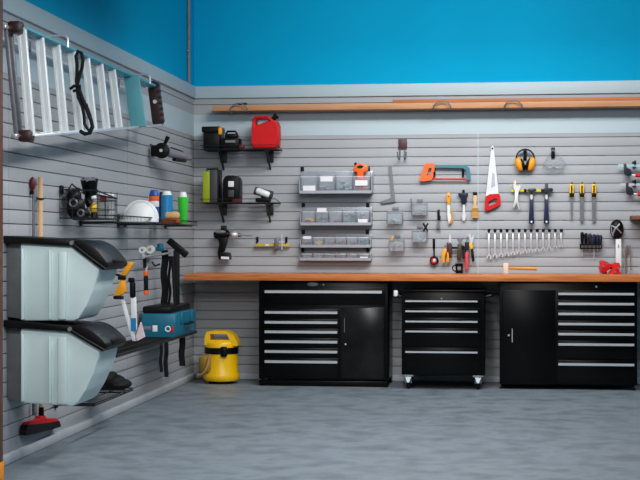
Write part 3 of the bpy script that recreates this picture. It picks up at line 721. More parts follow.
m = MB(); m.tube([yp(144.5, 258, yk), yp(145, 268, yk)], .014, 8); m.tube([yp(152, 262, yk), yp(155, 266, yk), yp(160, 264, yk)], .007, 6); part(kn, 'hook', m, M_RUBBER)

# ================================================================== BACK WALL: LUMBER
lz0, lz1 = bp(300, 110.5, .12).z, bp(300, 104, .12).z
m = MB(); xa, xb = bp(214, 107, .12).x, bp(640, 106, .12).x + 1.0
lz = (bp(300, 110.8, .1).z, bp(300, 104, .1).z)
m.bb((xa, -.17, lz[0]), (xb, -.03, lz[0] + .048), .003)
solo('lumber', m, M_LUMB, 'long bare timber board at the bottom of the high wall rack', 'board', group='timber boards stored high on the back wall')
m = MB(); xa2 = bp(393, 103, .1).x
m.bb((xa2, -.15, lz[0] + .0495), (xb - .3, -.04, lz[0] + .079), .003)
solo('lumber', m, mat('redder_lumber', (172, 106, 66), .6, var=.15, scale=1.5, stretch=(1.5, 9, 16)), 'shorter redder timber board lying on the long one, right half of the wall', 'board', group='timber boards stored high on the back wall')
for px, lb in ((237, 'left hook loop around the start of the long timber board'), (437, 'middle hook loop holding the timber boards'), (507, 'right hook loop holding the timber boards above the hand saw')):
    p = bp(px + 6, 106, 0)
    t = thing('lumber_hook', 'grey wire utility hook, ' + lb, 'hook', V((p.x, 0, lz[0] - .03)), 'utility hooks carrying the timber')
    m = MB(); m.box((p.x, -.006, lz[1] + .008), (.075, .012, .035), .003); part(t, 'wall_plate', m, M_BLACK)
    m = MB(); w = .075; zt = lz[0] + .03
    pts = [V((p.x - w * .9, -.01, lz[0] - .008)), V((p.x - w, -.1, lz[0] - .008)), V((p.x - w, -.19, lz[0] - .006)), V((p.x - w * .9, -.205, zt - .01)), V((p.x - w * .5, -.21, zt + .02)), V((p.x, -.212, zt + .03)), V((p.x + w * .5, -.21, zt + .02)), V((p.x + w * .9, -.205, zt - .01)), V((p.x + w, -.19, lz[0] - .006)), V((p.x + w, -.1, lz[0] - .008)), V((p.x + w * .9, -.01, lz[0] - .008))]
    m.tube(pts, .0055, 8); part(t, 'wire_loop', m, M_DSTEEL)

# ================================================================== BACK WALL: TWO SHELVES
def back_shelf(label, x0, x1, yw, brk, depth=.30):
    z = bp(240, yw, 0.0).z; a, b = bp(x0, yw, depth).x, bp(x1, yw, depth).x
    t = thing('wire_shelf', label, 'shelf', ((a + b) / 2, 0, z), 'black bracket shelves on the back wall')
    m = MB()
    n = int((b - a) / .03)
    for i in range(n + 1):
        x = a + (b - a) * i / n; m.tube([(x, -.012, z), (x, -depth, z)], .0022, 5)
    for k in (.03, .15, depth): m.tube([(a, -k, z - .003), (b, -k, z - .003)], .0045, 6)
    m.tube([(a, -depth, z + .03), (b, -depth, z + .03)], .003, 6); m.tube([(a, -.012, z), (a, -depth, z + .03)], .003, 6); m.tube([(b, -.012, z), (b, -depth, z + .03)], .003, 6)
    part(t, 'wire_deck', m, M_WIRE)
    for px in brk:
        p = bp(px, yw + 2, 0); x = p.x; h = .155; m = MB()
        m.box((x, -.01, z - .045), (.055, .02, .11), .004)
        m.beam((x, -.005, z - h), (x, -depth * .72, z - .006), X * .014, V((0, .5, .85)) * .016)
        m.bb((x - .008, -depth * .95, z - .016), (x + .008, 0, z - .004)); part(t, 'bracket', m, M_WIRE)
    return z
za = back_shelf('upper black wall shelf carrying the red fuel can', 200.5, 277, 151, (224, 270.5))
zb = back_shelf('lower black wall shelf carrying the lime and grey case', 200.5, 275.5, 203.5, (224, 270.5))
# tool box black with yellow latch
def seat(px, py, d, z): p = bp(px, py, d); return V((p.x, -d, z))
d = .20; zA = za + .005
p0, p1 = bp(203.5, 127, d), bp(221, 150, d); x0, x1, zt = p0.x, p1.x, p0.z
tb = thing('tool_box', 'black tool box with a yellow latch on the upper wall shelf', 'tool box', ((x0 + x1) / 2, -d, zA))
m = MB(); m.bb((x0 + .008, -d - .06, zA), (x1, -.05, zt - .05), .01); part(tb, 'body', m, M_BLACK)
m = MB(); m.bb((x0 - .004, -d - .07, zt - .052), (x1 + .006, -.045, zt), .012); part(tb, 'lid', m, M_BLACK)
lp_ = bp(222, 129, d + .02); m = MB(); m.box((x1 + .006, -d - .06, zt - .04), (.03, .03, .06), .006); part(tb, 'latch', m, M_AMB, 'amber yellow latch')
# black lantern-battery box next to it
p0, p1 = bp(223, 131.5, d), bp(240, 150, d); x0, x1, zt = p0.x, p1.x, p0.z
bc = thing('battery_charger', 'black battery charger between the tool box and red fuel can', 'charger', ((x0 + x1) / 2, -d, zA))
m = MB(); m.bb((x0, -d - .05, zA), (x1, -d + .1, zA + (zt - zA) * .62), .012); part(bc, 'body', m, M_BLACK)
m = MB(); m.bb((x0 + .015, -d - .03, zA + (zt - zA) * .6), (x1 - .02, -d + .08, zt - .02), .016); part(bc, 'top_cover', m, M_BLACK)
m = MB(); m.tube([V((x0 + .02, -d, zt - .03)), V((x0 + .04, -d, zt)), V((x1 - .04, -d, zt)), V((x1 - .02, -d, zt - .03))], .009, 8); part(bc, 'handle', m, M_BLACK)
m = MB(); m.bb((x0 + .03, -d - .052, zA + .05), (x1 - .03, -d - .048, zA + .07)); part(bc, 'front_strip', m, M_GREYP)
m = MB(); q = bp(238, 147.5, d + .05); m.box((q.x + .02, -d, zA + .02), (.05, .06, .035), .006); solo('plug_pack', m, M_DRED, 'small dark red block on the upper shelf beside the battery charger', 'block', V((q.x + .02, -d, zA)))
# red fuel can
d = .19
fc = thing('fuel_can', 'red plastic fuel can with black cap on the upper wall shelf', 'fuel can', seat(265, 148, d, zA))
outer = [(251.3, 146), (251.5, 127), (252, 120), (255, 116.7), (266, 116.3), (270, 118), (273, 120.5), (276.5, 122), (278.2, 126), (278.5, 134), (278, 146), (275.5, 148.8), (254, 148.8)]
hole = [(255, 126.5), (255, 120.5), (257, 119.3), (265.5, 119), (268.8, 121.3), (262.5, 123.5)]
m = MB(); m.bpr(outer, d - .075, d + .075, [hole]); dz = zA - min(v.co.z for v in m.bm.verts); bmesh.ops.translate(m.bm, vec=(0, 0, dz), verts=m.bm.verts)
fb = part(fc, 'body', m, M_RED)
mod = fb.modifiers.new('round', 'BEVEL'); mod.width = .022; mod.segments = 3; mod.limit_method = 'ANGLE'; mod.angle_limit = math.radians(50)
q0 = bp(272.5, 120.5, d) + Z * dz; q1 = bp(275.5, 117.5, d) + Z * dz
m = MB(); m.cyl(q0, q1, .019, .02); m.cyl(q1, q1 + (q1 - q0) * .5, .027, .026); part(fc, 'cap', m, M_BLACK, 'black screw cap')
m = MB(); m.bb(bp(257, 139.5, d + .077), bp(273, 145, d + .074), .0); part(fb, 'embossed_panel', m, M_RED)
# lower shelf: lime and grey case
d = .20; zB = zb + .005
p0, p1 = bp(204, 170.5, d), bp(220, 200, d); zt = p0.z; xm = bp(211, 180, d).x
cs = thing('tool_case', 'lime green and grey upright tool case on the lower wall shelf', 'case', (xm, -d, zB))
m = MB(); m.bb((p0.x, -d - .06, zB), (xm, -d + .09, zt - .01), .006); part(cs, 'green_shell', m, M_LIME, 'lime green half')
m = MB(); m.bb((xm, -d - .058, zB), (p1.x - .006, -d + .09, zt), .006); part(cs, 'grey_shell', m, mat('charcoal_plastic', (62, 60, 66), .5))
m = MB(); m.bb((p1.x - .012, -d - .06, zB), (p1.x + .002, -d + .09, zt + .006), .004); part(cs, 'black_edge', m, M_BLACK)
m = MB(); m.tube([(p0.x + .02, -d + .02, zt - .012), (p0.x + .02, -d + .02, zt + .012), (p1.x - .02, -d + .02, zt + .014), (p1.x - .02, -d + .02, zt)], .008, 8); part(cs, 'handle', m, M_BLACK)
p0, p1 = bp(222.5, 174, d), bp(239.5, 201, d)
rd = thing('jobsite_radio', 'black rounded jobsite radio with a white display on the lower wall shelf', 'radio', ((p0.x + p1.x) / 2, -d, zB))
m = MB(); m.bpr([(222.5, 201), (222.5, 180), (224, 176), (227, 174.2), (234.5, 174.2), (238, 176.2), (239.5, 180), (239.5, 201)], d - .09, d + .06, bev=.01)
dz = zB - min(v.co.z for v in m.bm.verts); bmesh.ops.translate(m.bm, vec=(0, 0, dz), verts=m.bm.verts); part(rd, 'body', m, M_BLACK)
m = MB(); q = bp(231, 184, d + .062); m.box(q, (.048, .006, .048), .003); part(rd, 'display', m, M_WHT, 'white display square')
m = MB(); q = bp(231, 193.5, d + .062); m.box(q, (.05, .008, .06), .008); part(rd, 'speaker_grille', m, mat('charcoal_plastic', (62, 60, 66), .5))
m = MB(); q = bp(236.5, 202.5, .29); m.box((q.x, -.25, zB + .012), (.075, .06, .024), .004); solo('block', m, M_DRED, 'small dark red block under the edge of the radio on the lower shelf', 'block', V((q.x, -.25, zB)))
# white lamp head / sander on right end of lower shelf
d = .22
sd = thing('orbital_sander', 'white and black sander tilted on the right end of the lower shelf', 'power tool', seat(263, 200, d, zB))
m = MB(); a, b = bp(256.5, 191.5, d), bp(269.5, 196.8, d); a.z += .01; b.z += .012
m.tube([a, a.lerp(b, .1), a.lerp(b, .9), b], [.02, .028, .028, .02], 14); part(sd, 'body', m, M_WHT)
m = MB(); m.tube([a + V((-.02, .03, -.0)), b + V((.02, .03, -.0))], .034, 12); part(sd, 'back_cover', m, mat('dark_grey_plastic', (52, 54, 58), .5))
m = MB(); c_ = (a + b) / 2; m.bb((c_.x - .06, -d - .03, zB), (c_.x + .06, -d + .06, zB + .035), .008); m.tube([V((c_.x, -d + .02, zB + .02)), V((c_.x, -d + .02, c_.z))], .02, 10); part(sd, 'base_plate', m, M_BLACK)

# ================================================================== CORDLESS DRILL
d = .10
dl = thing('cordless_drill', 'cordless drill with black grip hanging left of the yellow level', 'power tool', V((bp(224, 261, d).x, -d, bp(224, 261, d).z)))
a, b = bp(214, 235, d), bp(229, 234, d)
m = MB(); m.tube([a, a.lerp(b, .15), a.lerp(b, .8), b], [.022, .036, .036, .03], 16); hs_ = part(dl, 'motor_housing', m, M_BLACK)
m = MB(); m.ell(bp(221, 232, d) - Y * .02, (.05, .025, .016)); m.ell(bp(231.5, 234, d), (.02, .03, .03)); part(hs_, 'silver_cover', m, M_GREYP, 'pale grey shell')
a, b = bp(232, 234.5, d), bp(238.5, 235, d); m = MB(); m.lathe([(0, 0), (.026, 0), (.027, .03), (.018, .05), (.012, .055), (0, .055)], a, b - a, 18); part(dl, 'chuck', m, M_STEEL)
m = MB(); m.lathe([(0, 0), (.02, 0), (.016, .02), (0, .02)], b, X, 12); m.cyl(b, bp(252, 236, d), .004); part(dl, 'drill_bit', m, M_DSTEEL)
m = MB(); m.bpr([(217, 236), (227.5, 236), (226.5, 243), (224, 252), (217.5, 252), (219, 244)], d - .022, d + .022, bev=.008); part(dl, 'grip', m, M_BLACK)
m = MB(); m.bpr([(217, 252), (229, 252.5), (230, 259), (227, 260.5), (218.5, 259.5)], d - .045, d + .045, bev=.008); bt_ = part(dl, 'battery', m, M_BLACK)
m = MB(); m.bpr([(221, 256.5), (229, 256.8), (229, 259.5), (221, 259)], d + .044, d + .049); part(bt_, 'label', m, M_LABEL)
m = MB(); q = bp(224, 232, 0); m.box((q.x, -.006, q.z + .03), (.05, .012, .05), .003); m.tube([(q.x, -.01, q.z + .03), (q.x, -.10, q.z + .045)], .007, 8); part(dl, 'wall_hook', m, M_WIRE)
# small black stand-off rail and level
d = .04
lv = thing('spirit_level', 'short yellow spirit level hanging on two black hooks right of the drill', 'level', bp(272, 246, d))
m = MB(); m.bpr([(255, 243.7), (290, 244.2), (290, 246.2), (255, 246)], d - .01, d + .012); part(lv, 'body', m, mat('olive_yellow_metal', (200, 180, 30), .45))
m = MB(); m.bpr([(265, 244.2), (269, 244.2), (269, 245.8), (265, 245.8)], d + .011, d + .014); part(lv, 'vial', m, M_WHT)
for px in (257.5, 286.5):
    p = bp(px, 239.5, .0); m = MB(); m.box((p.x, -.006, p.z), (.02, .012, .045), .003); m.tube([(p.x, -.01, p.z - .02), (p.x, -.055, p.z - .035), (p.x, -.06, p.z - .02)], .004, 6); part(lv, 'hook', m, M_BLACK)
sq2 = thing('bar_clamp', 'small grey sliding bar clamp upright across the yellow level', 'clamp', bp(279, 249, .07))
m = MB(); m.bpr([(274, 239), (277.5, 237), (279, 240), (278, 249), (274.5, 249)], .044, .066, bev=.002); part(sq2, 'jaw', m, M_DSTEEL)
m = MB(); m.beam(bp(282, 234, .065), bp(282, 250, .065), X * .009, Y * .006); m.beam(bp(273, 242, .06), bp(284, 242, .06), Z * .008, Y * .006); part(sq2, 'bar', m, M_STEEL)

# ================================================================== CLEAR BIN RACKS
M_RACK = mat('light_grey_rack_steel', (168, 172, 180), .4, metal=.3, var=.05)
def bin_rack(label, x0, x1, y0, y1, n, depth, binlab, fills, ends=True):
    zb_ = bp(335, y1, .02).z; zt = bp(335, y0, .02).z; a, b = bp(x0, y1, depth).x, bp(x1, y1, depth).x
    t = thing('bin_rack', label, 'rack', ((a + b) / 2, 0, zb_), 'clear bin racks on the back wall')
    m = MB(); m.bb((a, -depth, zb_ - .008), (b, -.004, zb_), .002); m.bb((a, -.01, zb_), (b, -.004, zt), .001); m.bb((a, -depth - .004, zb_ - .008), (b, -depth, zb_ + .016)); part(t, 'tray', m, M_RACK)
    if ends:
        for s in (a, b):
            m = MB(); m.prism([[V((s - .003, -.004, zb_)), V((s - .003, -depth, zb_)), V((s - .003, -depth, zb_ + (zt - zb_) * .55)), V((s - .003, -.004, zt))]], V((.006, 0, 0))); part(t, 'end_plate', m, M_RACK)
    for px in (x0 + 3, x1 - 3):
        p = bp(px, y0 - 2, 0); m = MB(); m.box((p.x, -.008, p.z), (.028, .016, .038), .003); part(t, 'hanger', m, M_BLACK)
    w = (b - a - .02) / n
    for i in range(n):
        xa, xb = a + .012 + w * i, a + .008 + w * (i + 1) - .004
        H = (zt - zb_) * .96; z0 = zb_ + .002; dd = depth - .012; th = .0025
        if n > 1:
            nm = ['leftmost', 'second from left', 'third from left', 'fourth from left', 'fifth from left', 'sixth from left'][i] if i < n - 1 else 'rightmost'
        c = thing('storage_bin', 'small clear plastic bin, %s %s' % (nm, binlab), 'bin', ((xa + xb) / 2, -dd / 2, z0), 'clear storage bins in the racks')
        m = MB(); m.bb((xa, -dd, z0), (xb, -.014, z0 + th)); m.bb((xa, -.014 - th, z0), (xb, -.014, z0 + H))
        for q in (xa, xb - th): m.prism([[V((q, -.014, z0)), V((q, -dd, z0)), V((q, -dd - .008, z0 + H * .72)), V((q, -.014, z0 + H))]], V((th, 0, 0)))
        m.prism([[V((xa, -dd, z0)), V((xb, -dd, z0)), V((xb, -dd - .008, z0 + H * .72)), V((xa, -dd - .008, z0 + H * .72))]], V((0, th, 0)))
        part(c, 'shell', m, M_CLEAR)
        m = MB(); m.tube([(xa, -dd - .008, z0 + H * .72), (xb, -dd - .008, z0 + H * .72)], .003, 6); part(c, 'front_lip', m, mat('frosted_lip', (226, 232, 236), .3))
        f = fills[i]
        if f:
            for (mm, fh, kind) in f:
                m = MB()
                if kind == 'label':
                    m.bb((xa + w * .12, -dd - .012, z0 + H * fh), (xb - w * .12, -dd - .006, z0 + H * (fh + .25))); part(c, 'label', m, mm)
                else:
                    random.seed(i * 7 + n)
                    for k in range(9):
                        cx_ = random.uniform(xa + .02, xb - .02); cy_ = -random.uniform(.03, dd - .02); r_ = .012
                        cz_ = z0 + .006 + r_ + random.uniform(0, max(.001, H * fh - 2 * r_))
                        m.box((cx_, cy_, cz_), (.028, .022, .016), .003, Matrix.Rotation(random.uniform(-.6, .6), 3, 'Z') @ Matrix.Rotation(random.uniform(-.4, .4), 3, 'Y'))
                    o = part(c, 'contents', m, mm); o['kind'] = 'stuff'
    return t, a, b, zb_, zt
W_ = M_LABEL
mm_teal = mat('teal_small_hardware', (70, 125, 140), .5); mm_gr = mat('grey_small_hardware', (150, 155, 160), .45, metal=.3); mm_br = mat('brass_small_hardware', (150, 120, 80), .45, metal=.4)
bin_rack('top rack of four deep clear bins, orange hand tool in its last bin', 299.5, 371.5, 171, 193, 4, .17, 'in the top rack', [[(mm_gr, .2, 'c'), (W_, .06, 'label')], [(mm_gr, .3, 'c'), (W_, .5, 'label')], [(mat('pale_blue_hardware', (170, 195, 205), .4), .6, 'c')], [(M_ORG, .7, 'c'), (W_, .3, 'label')]])
bin_rack('second rack from top, five clear bins with a red packet at its left', 300.5, 371, 207, 224.5, 5, .14, 'in the second rack from the top', [[(M_RED, .3, 'c'), (M_YEL, .35, 'c')], [(mm_gr, .5, 'c'), (W_, .7, 'label')], [(M_DRED, .2, 'c')], [(mm_teal, .6, 'c')], [(mm_gr, .7, 'c'), (W_, .05, 'label')]])
bin_rack('third rack from top, six clear bins with a yellow item in one', 300.5, 370.5, 234, 246.5, 6, .11, 'in the third rack from the top', [[(M_BLACK, .3, 'c'), (W_, .6, 'label')], [(M_YEL, .4, 'c')], [(mm_br, .4, 'c')], [(mm_br, .4, 'c')], [(mm_gr, .5, 'c')], [(mm_teal, .6, 'c')]])
bin_rack('bottom rack of six shallow clear bins just above the worktop', 300, 371, 252, 259.5, 6, .09, 'in the bottom rack', [[(mm_gr, .5, 'c')], [(mm_gr, .5, 'c')], [(mm_br, .5, 'c')], [(mm_br, .6, 'c')], [(mm_gr, .6, 'c')], [(mm_gr, .6, 'c'), (W_, .1, 'label')]])
# orange staple gun poking out of top rack's last bin
d = .085
og = thing('staple_gun', 'orange and black hand tool standing out of the top rack, rightmost bin', 'hand tool', bp(361, 192, d))
m = MB(); m.bpr([(353.5, 168), (356, 164.5), (360, 163), (365, 164), (368, 167), (368, 170), (366, 172), (363.5, 172), (363.5, 190), (357, 190), (357, 172), (353, 171)], d - .02, d + .02, bev=.004); part(og, 'body', m, M_ORG)
m = MB(); m.bpr([(357, 166.5), (360, 165), (364, 166), (362, 168), (358, 168)], d + .02, d + .026); m.bpr([(354, 163.5), (356, 162), (357, 164.5), (354.5, 166)], d - .01, d + .01); part(og, 'trigger', m, M_BLACK)

# ================================================================== SMALL HANGING TOOLS, LEFT HALF
def peg(par, px, py, h=.05, w=.02, m_=None, dd=.05):
    p = bp(px, py, 0); m = MB(); m.box((p.x, -.008, p.z), (w, .016, h), .003); m.tube([(p.x, -.012, p.z - h * .3), (p.x, -dd, p.z - h * .28), (p.x, -dd - .004, p.z - h * .05)], .004, 6)
    return part(par, 'hook', m, m_ or M_BLACK)
hkk = thing('double_hook', 'dark red double hook empty near the top of the back wall', 'hook', bp(402.5, 160, .02))
m = MB(); m.bpr([(398.3, 139), (407, 139), (407, 149), (398.3, 149)], 0, .015, bev=.002); part(hkk, 'wall_plate', m, mat('maroon_plastic', (74, 38, 46), .5))
for px in (400, 405):
    p = bp(px, 149, 0); m = MB(); m.tube([(p.x, -.012, p.z), (p.x, -.016, p.z - .07), (p.x, -.04, p.z - .092), (p.x + (.01 if px > 402 else -.01), -.075, p.z - .085), (p.x + (.016 if px > 402 else -.016), -.09, p.z - .03)], .0055, 8); part(hkk, 'prong', m, M_DSTEEL)
ts = thing('try_square', 'grey steel square hanging right of the clear bin racks', 'square', bp(390, 202, .01))
m = MB(); m.bpr([(388.6, 166), (391.6, 166), (395, 198), (395.5, 202), (392, 202)], .012, .018); part(ts, 'blade', m, M_DSTEEL)
m = MB(); m.bpr([(380.5, 201.8), (391.8, 197.3), (395.6, 201.6), (382, 203.6)], .008, .024); part(ts, 'stock', m, M_DSTEEL)
# hacksaw
d = .035
hsw = thing('hacksaw', 'hacksaw with orange handle, teal frame and red blade', 'saw', bp(445, 182, d))
m = MB(); m.bpr([(419.6, 179.5), (424.5, 164.8), (426, 163.2), (434.3, 163.4), (434.8, 166), (433.8, 176), (431, 180.3), (423, 181.3), (420, 181)], d - .014, d + .014, [[(426.7, 175.5), (429, 168), (431.6, 168), (430.8, 174.5)]]); part(hsw, 'handle', m, M_ORG, 'bright orange handle')
m = MB(); m.bpr([(434.5, 165), (466, 165), (469.5, 168), (471, 179.5), (466.8, 180.5), (466, 170.5), (463, 168.3), (434.5, 167.6)], d - .008, d + .008); part(hsw, 'frame', m, mat('steel_teal_paint', (58, 122, 136), .4))
m = MB(); m.bpr([(432, 178.3), (466.5, 178.4), (466.5, 180), (432, 180)], d - .003, d + .003); part(hsw, 'blade', m, M_RED, 'red saw blade')
for px in (434.5, 463):
    p = bp(px, 171.5, .0); m = MB(); m.box((p.x, -.009, p.z), (.018, .018, .085), .003); m.tube([(p.x, -.015, p.z - .035), (p.x, -.06, p.z - .03), (p.x, -.062, p.z - .005)], .006, 6); solo('peg_hook', m, M_BLACK, 'black peg hook inside the hacksaw frame, ' + ('beside its orange handle' if px < 450 else 'at its far teal end'), 'hook', group='black peg hooks of the hacksaw')
# four small clear bins on the wall
def small_bin(x0, x1, y0, y1, lab, stuff):
    dd = .11; a, b = bp(x0, y0, dd), bp(x1, y1, dd); th = .0025; z0, z1 = b.z, a.z
    t = thing('hanging_bin', lab, 'bin', ((a.x + b.x) / 2, 0, z0), 'single clear bins on the back wall')
    m = MB(); m.bb((a.x, -dd, z0), (b.x, -.01, z0 + th)); m.bb((a.x, -.012, z0), (b.x, -.01, z1 + .015))
    for q in (a.x, b.x - th): m.prism([[V((q, -.01, z0)), V((q, -dd, z0)), V((q, -dd - .005, z0 + (z1 - z0) * .85)), V((q, -.01, z1 + .015))]], V((th, 0, 0)))
    m.bb((a.x, -dd, z0), (b.x, -dd + th, z0 + (z1 - z0) * .85)); part(t, 'shell', m, M_CLEAR)
    m = MB(); m.tube([(a.x, -dd, z0), (b.x, -dd, z0)], .003, 6); m.tube([(a.x, -dd, z0 + (z1 - z0) * .85), (b.x, -dd, z0 + (z1 - z0) * .85)], .003, 6)
    for q in (a.x, b.x): m.tube([(q, -dd, z0), (q, -dd, z0 + (z1 - z0) * .85)], .003, 6)
    part(t, 'edge', m, M_DSTEEL)
    m = MB(); random.seed(int(x0))
    for k in range(7): m.box((random.uniform(a.x + .02, b.x - .02), -random.uniform(.03, dd - .02), z0 + random.uniform(.014, .05)), (.03, .02, .012), .002, Matrix.Rotation(random.uniform(-.7, .7), 3, 'Y'))
    o = part(t, 'contents', m, stuff); o['kind'] = 'stuff'
    m = MB(); m.box(((a.x + b.x) / 2, -.006, z1 + .02), (.05, .012, .03), .002); part(t, 'hanger', m, M_GREYP)
small_bin(387, 402.5, 211, 224, 'single clear wall bin directly under the steel square', mat('pale_blue_hardware', (170, 195, 205), .4))
small_bin(411.5, 427, 203, 215, 'single clear wall bin upper right, with a small tool poking out of it', mm_gr)
small_bin(412, 427, 229.5, 242, 'single clear wall bin with black pliers hooked on its right edge', mat('pale_blue_hardware', (170, 195, 205), .4))
small_bin(389, 404, 239, 251, 'single clear wall bin lowest of the four, with a cream item inside', mm_br)
m = MB(); m.bpr([(410, 199), (411.5, 198.5), (412, 203), (414.5, 206), (413.5, 208), (411, 206)], .05, .07); m.bpr([(392.5, 0), (393, 0), (393, 1)], .05, .05001) if False else None
solo('spring_clip', m, M_DSTEEL, 'small grey metal clip poking up from the upper right single bin', 'clip')
m = MB(); m.rcyl(bp(391, 240.5, .06), bp(393, 236.5, .06), .012); solo('spool', m, M_TAN, 'small cream spool sitting in the lowest single bin', 'spool')
d = .116
pk = thing('pliers', 'small black pliers clipped on the edge of a clear wall bin', 'pliers', bp(425.5, 232, d))
m = MB(); m.bpr([(422.3, 224), (424, 222.6), (428.3, 230.5), (427.2, 232)], d - .004, d + .006); part(pk, 'arm', m, M_BLACK)
m = MB(); m.bpr([(427.6, 222.5), (428.6, 224), (424.2, 232), (422.6, 230.8)], d - .006, d + .004); part(pk, 'arm', m, M_BLACK)
# side cutters hanging under a black peg
d = .03
cu = thing('wire_cutters', 'grey wire cutters with a black grip hanging beside the clear bins', 'cutters', bp(438.5, 230, d)); peg(cu, 438.7, 214, .075)
m = MB(); m.bpr([(437.5, 218), (440.2, 218), (439.6, 223.5), (440.7, 230), (438.6, 227), (436.8, 229.5), (436.3, 225), (437.6, 222)], d - .006, d + .01); part(cu, 'jaw', m, M_DSTEEL)
m = MB(); m.bpr([(437.3, 216), (440.5, 216), (440.3, 220.5), (437.5, 220.5)], d - .008, d + .013, bev=.002); part(cu, 'grip', m, M_BLACK)
cb = thing('tape_measure', 'red and black loop-shaped tape hanging left of the plier rack', 'tape measure', bp(434, 266, .04)); peg(cb, 434, 243.5, .085)
p = bp(434.2, 260.5, .035); m = MB(); m.tube([bp(434, 248, .035), bp(434.2, 256, .035)], .007, 6); m.ring(p, V((.2, 1, 0)), .03, .009, 20, 8); part(cb, 'case', m, M_BLACK)
m = MB(); m.ring(p - Y * .006, V((.2, 1, 0)), .021, .007, 20, 6, (20, 250)); part(cb, 'red_band', m, M_RED, 'red inner band')
m = MB(); m.ell(p - Y * .004, (.012, .008, .014)); part(cb, 'center_badge', m, M_WHT)
# pruning saw, gimlet, brush
d = .03
ps = thing('pruning_saw', 'curved folding saw with yellow tip, leftmost of three beside the white joint strip', 'saw', bp(449.5, 224, d))
m = MB(); m.bpr([(446.3, 196), (447, 193.2), (449, 192.5), (450.5, 194), (450.3, 204), (447.5, 204), (446.4, 200)], d - .01, d + .012, bev=.003); part(ps, 'handle', m, M_AMB)
m = MB(); m.bpr([(447.3, 203), (450, 203), (450.3, 213), (451.5, 219), (452, 223), (448.8, 223.5), (447.3, 215)], d - .003, d + .003); part(ps, 'blade', m, M_WHT)
m = MB(); m.bpr([(451, 209.5), (453, 210), (453, 220), (451.4, 223.3), (448.8, 224), (451.3, 218)], d - .004, d + .008); part(ps, 'back_edge', m, mat('ochre_plastic', (205, 150, 70), .5))
peg(ps, 448.7, 196, .03, .014)
gt = thing('drill_file', 'T-shaped tool with navy handle and steel shank, middle of three', 'hand tool', bp(463.5, 221, d))
m = MB(); m.bpr([(458.2, 193), (468, 192.6), (468, 195.3), (466.8, 196), (466.6, 202), (464.6, 204.5), (462.6, 204.5), (460.8, 202), (460.6, 196), (458.2, 195.5)], d - .014, d + .014, bev=.003); part(gt, 'handle', m, mat('dark_navy_plastic', (22, 28, 52), .45))
m = MB(); m.bpr([(462.6, 204), (465, 204), (465, 211), (466, 216), (465, 220.5), (462.6, 220.5), (461.8, 216), (462.8, 211)], d - .006, d + .006); part(gt, 'shank', m, M_STEEL)
peg(gt, 463.6, 191.5, .03, .02); gt.name = 'gimlet'
bs = thing('paint_brush', 'wooden handled brush with tan bristles, rightmost of three beside the white strip', 'brush', bp(475, 218, d))
m = MB(); m.bpr([(473.2, 195), (476.8, 195), (477, 200), (476.3, 204), (478, 208), (472.3, 208), (473.8, 204), (473, 200)], d - .008, d + .008, bev=.002); part(bs, 'handle', m, M_STICK)
m = MB(); m.bpr([(472.2, 208), (478, 208), (478.2, 212), (472, 212)], d - .01, d + .01); part(bs, 'ferrule', m, mat('brassy_metal', (170, 130, 60), .4, metal=.4))
m = MB(); m.bpr([(472, 212), (478.2, 212), (478.5, 217.8), (472.2, 218)], d - .011, d + .011); part(bs, 'bristles', m, M_OLDW)
m = MB(); m.bpr([(472.8, 192), (477.2, 192), (476.8, 195.5), (473.2, 195.5)], 0, d + .008, bev=.002); part(bs, 'hanging_clip', m, M_BLACK)
# plier rack
rk = thing('plier_rack', 'black bar rack holding pliers above the black mug', 'rack', bp(457, 249, .0))
m = MB(); m.bpr([(446, 246.7), (466, 246.9), (466, 249), (446, 248.8)], .035, .056); 
for px in (449, 461): m.bpr([(px, 245.5), (px + 3, 245.5), (px + 3, 249), (px, 249)], 0, .05)
part(rk, 'bar', m, M_BLACK)
def pliers(name, lab, cat, jaw, grips, mj, mg, d, cap=None):
    t = thing(name, lab, cat, bp(grips[0][0][0], max(q[1] for g in grips for q in g), d), 'tools in the plier rack')
    m = MB(); m.bpr(jaw, d - .006, d + .006); part(t, 'jaws', m, mj)
    for i, g in enumerate(grips):
        m = MB(); m.bpr(g, d - .010, d + .010, bev=.002); part(t, 'grip', m, mg if not isinstance(mg, list) else mg[i])
    return t
pliers('pliers', 'amber handled pliers, leftmost in the rack above the mug', 'pliers', [(444, 246), (447, 244.5), (448.5, 246), (447.5, 250), (445, 251)], [[(442, 251), (445.5, 248), (447, 250.5), (444.8, 256), (445, 262), (442.5, 263.5), (441.4, 257)], [(447, 250), (449, 252), (449.4, 259), (448.6, 263), (446.4, 262), (447, 256)]], M_DSTEEL, M_AMB, .062)
pliers('pliers', 'dark brown handled pliers, second in the rack above the mug', 'pliers', [(448.8, 241), (449.5, 233.5), (451, 236), (451.5, 242), (450, 245)], [[(447.4, 246), (450, 242), (452, 245), (451.6, 258), (449, 258)], [(446.6, 243), (448.4, 242), (448.6, 252), (447, 252)]], M_STEEL, mat('dark_brown_grip', (70, 36, 30), .5), .064)
sct = thing('scraper', 'scraper with steel blade and olive handle, middle of the rack above the mug', 'scraper', bp(459, 261, .06), 'tools in the plier rack')
m = MB(); m.bpr([(456.3, 238), (464, 238), (461, 244), (458.8, 244)], .058, .062); part(sct, 'blade', m, M_DSTEEL)
m = MB(); m.bpr([(458, 244), (461.5, 244), (461.8, 252), (460.5, 260), (457, 260.5), (456.8, 252)], .05, .072, bev=.003); part(sct, 'handle', m, mat('olive_brown_grip', (62, 52, 30), .5))
scd = thing('screwdriver', 'screwdriver with a pinkish red handle hanging lowest in the rack', 'screwdriver', bp(466.5, 270, .06), 'tools in the plier rack')
m = MB(); m.rcyl(bp(466.4, 270, .06), bp(467, 252, .06), .017); part(scd, 'handle', m, M_PINK)
